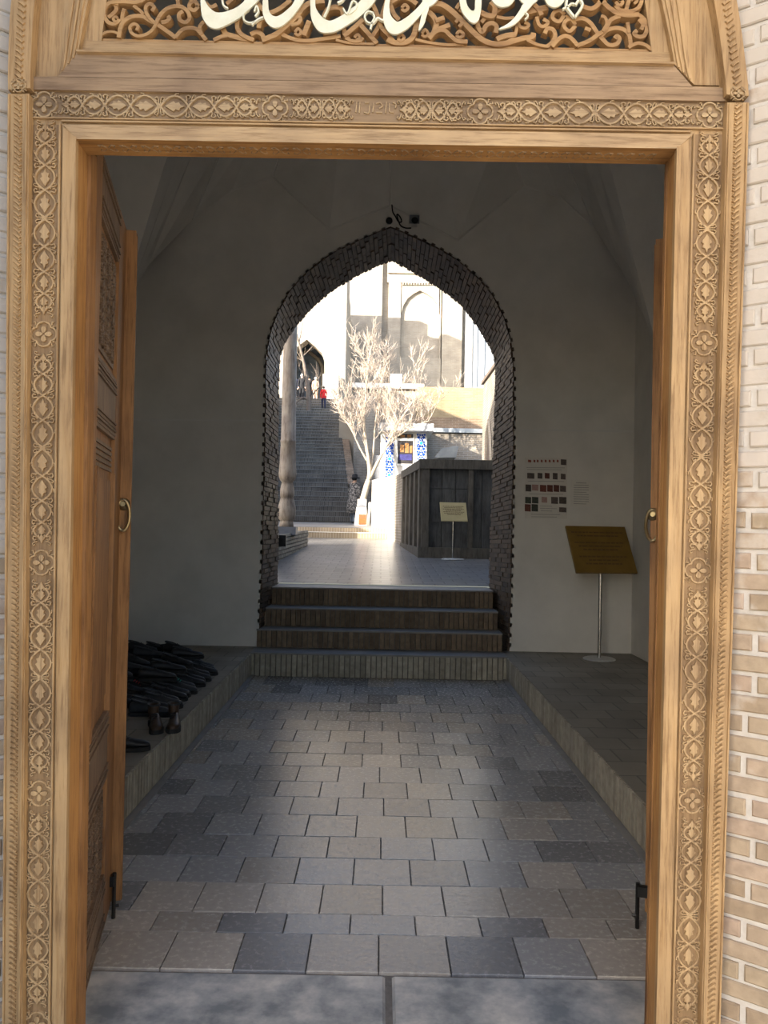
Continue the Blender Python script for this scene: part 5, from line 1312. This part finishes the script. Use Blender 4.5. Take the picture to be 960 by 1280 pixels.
# ------------------------------------------------------------------ people
def person(loc, hgt, yaw, label, coat, legs, pose, hair='hair_black', skirt=0.0, hat=None):
    h_ = hgt
    lean, stride, arm = pose
    pel = Vector((0, 0, .52*h_))
    ch = pel + Vector((lean*.45, 0, .27*h_)); nk = pel + Vector((lean*.62, 0, .335*h_)); hd = nk + Vector((lean*.1+.01, 0, .055*h_)); ht = hd + Vector((0, 0, .065*h_))
    V = [pel, ch, nk, hd, ht]; R = [.088*h_, .085*h_, .032*h_, .052*h_, .045*h_]; Eg = [(0, 1), (1, 2), (2, 3), (3, 4)]
    hands = []
    for s in (-1, 1):
        i = len(V)
        sh = ch + Vector((0, s*.10*h_, .02*h_)); el = sh + Vector((arm*s*.06*h_+.01*h_, s*.03*h_, -.17*h_)); hdn = el + Vector((.05*h_+abs(arm)*.03*h_, -s*.01*h_, -.14*h_)); fg = hdn + Vector((.015*h_, 0, -.05*h_))
        V += [sh, el, hdn, fg]; R += [.042*h_, .034*h_, .026*h_, .018*h_]; Eg += [(1, i), (i, i+1), (i+1, i+2), (i+2, i+3)]
        hands.append(hdn)
        j = len(V)
        hip = pel + Vector((0, s*.05*h_, -.03*h_)); kn = pel + Vector((stride*s*.10*h_+.01*h_, s*.055*h_, -.25*h_)); an = Vector((stride*s*.16*h_-.01*h_, s*.055*h_, .045*h_)); toe = an + Vector((.09*h_, 0, -.022*h_))
        V += [hip, kn, an, toe]; R += [.060*h_, .043*h_, .030*h_, .024*h_]; Eg += [(0, j), (j, j+1), (j+1, j+2), (j+2, j+3)]
    me = bpy.data.meshes.new('body'); me.from_pydata([tuple(v) for v in V], Eg, [])
    ob = bpy.data.objects.new('body', me); col.objects.link(ob)
    md = ob.modifiers.new('skin', 'SKIN'); md.use_smooth_shade = True
    for i, r in enumerate(R):
        me.skin_vertices[0].data[i].radius = (r, r*.8 if i in (0, 1) else r)
    me.skin_vertices[0].data[0].use_root = True
    sb = ob.modifiers.new('sub', 'SUBSURF'); sb.levels = 1; sb.render_levels = 1
    dg = bpy.context.evaluated_depsgraph_get()
    nm = bpy.data.meshes.new_from_object(ob.evaluated_get(dg)); bpy.data.objects.remove(ob)
    for mt in (coat, legs, 'skin', 'leather_black'): nm.materials.append(MATS[mt])
    for p in nm.polygons:
        c = p.center; p.use_smooth = True
        if c.z > nk.z - .005*h_: p.material_index = 2
        elif any((c-q).length < .055*h_ and c.z < q.z+.01 for q in hands): p.material_index = 2
        elif c.z < .05*h_: p.material_index = 3
        elif c.z < .47*h_: p.material_index = 1
        else: p.material_index = 0
    o = empty('person', loc, yaw); tag(o, label, 'person')
    nm.name = 'body'; b = bpy.data.objects.new('body', nm); col.objects.link(b); b.parent = o
    def child(name, mb, mt):
        q = bpy.data.objects.new(name, mb.mesh(name, mt, True)); col.objects.link(q); q.parent = o; return q
    c = hd + Vector((-.012*h_, 0, .03*h_)); r = .060*h_
    m = MB(); m.loft([[(c.x-.004*h_ + r*math.cos(f)*math.cos(2*PI*j/12)*(1.0 if math.cos(2*PI*j/12) < 0 else .72), c.y+r*.92*math.cos(f)*math.sin(2*PI*j/12), c.z+r*math.sin(f)*1.1+(0 if math.cos(2*PI*j/12) < .2 else .012*h_)) for j in range(12)] for f in (-.6, -.2, .2, .6, 1.0, 1.35)])
    child('hair', m, hair)
    m = MB(); f = hd + Vector((.050*h_, 0, .02*h_)); m.loft([[(f.x-.01*h_, f.y+y, f.z+z) for y, z in ((-.009*h_, -.012*h_), (.009*h_, -.012*h_), (0, .018*h_))], [(f.x+.012*h_, f.y+y, f.z+z) for y, z in ((-.005*h_, -.012*h_), (.005*h_, -.012*h_), (0, -.004*h_))]]); child('nose', m, 'skin')
    m = MB()
    for s in (-1, 1): m.lathe([(0, -.004*h_), (.004*h_, 0), (0, .004*h_)], (f.x-.006*h_, f.y+s*.02*h_, f.z+.014*h_), 6)
    child('eyes', m, 'hair_black')
    if skirt:
        m = MB(); rings = []
        for t in (0, .12, .35, .7, 1):
            z = lerp(nk.z-.05*h_, skirt*h_, t); rr = lerp(.085, .155, t**.8)*h_; cx = lerp(ch.x, pel.x-.02*h_, t)
            rings.append([(cx+rr*.85*math.cos(2*PI*j/16)*(1+.05*math.sin(5*j)*t), rr*math.sin(2*PI*j/16)*(1+.05*math.cos(7*j)*t), z) for j in range(16)])
        m.loft(rings); child('coat', m, coat)
    if hat:
        m = MB(); m.lathe([(.105*h_, 0), (.10*h_, .012*h_), (.062*h_, .016*h_), (.058*h_, .075*h_), (.03*h_, .088*h_), (0, .088*h_)], (hd.x-.008*h_, 0, hd.z+.035*h_), 16); child('hat', m, hat)
    return o
wz = lerp(z0+.275, 1.64, (26.2-20.75)/8.25)
wpn = W(441, 655, 26.2)
person((wpn.x, 26.2, wz), 1.58, math.radians(60), 'person in a long grey patterned coat and black hat at the foot of the stairs', 'cloth_grey_pattern', 'cloth_denim', (.10, .3, .2), skirt=.22, hat='cloth_black')
def on_stair(px, k, hgt, yaw, *a, **kw):
    y = 28+k*TR+.2; z = 1.65+(k+1)*RI; p = W(px, 500, y)
    return person((p.x, y, z), hgt, yaw, *a, **kw)
on_stair(404.5, 29, 1.18, math.radians(100), 'small person in a red jacket and dark trousers climbing the stairs', 'cloth_red', 'cloth_navy', (.05, .5, .3))
on_stair(377, 32, 1.42, math.radians(-80), 'person in black with a pale hood at the head of the stairs', 'cloth_black', 'cloth_black', (0, .4, .4), hair='cloth_white')
ip_ = W(394.5, 482, 42.6)
person((ip_.x, 42.6, ZT), 1.25, math.radians(-90), 'person in orange and white standing right of the entrance arch', 'cloth_orange', 'cloth_orange', (0, .1, .3), hair='cloth_white')
ip_ = W(386, 482, 43.6)
person((ip_.x, 43.6, ZT), 1.5, math.radians(90), 'person in dark clothes inside the middle of the entrance arch', 'cloth_black', 'cloth_black', (0, .2, .2))
ip_ = W(368.5, 482, 43.4)
person((ip_.x, 43.4, ZT), 1.5, math.radians(-90), 'person in navy standing left inside the entrance arch', 'cloth_navy', 'cloth_black', (0, .1, .2))
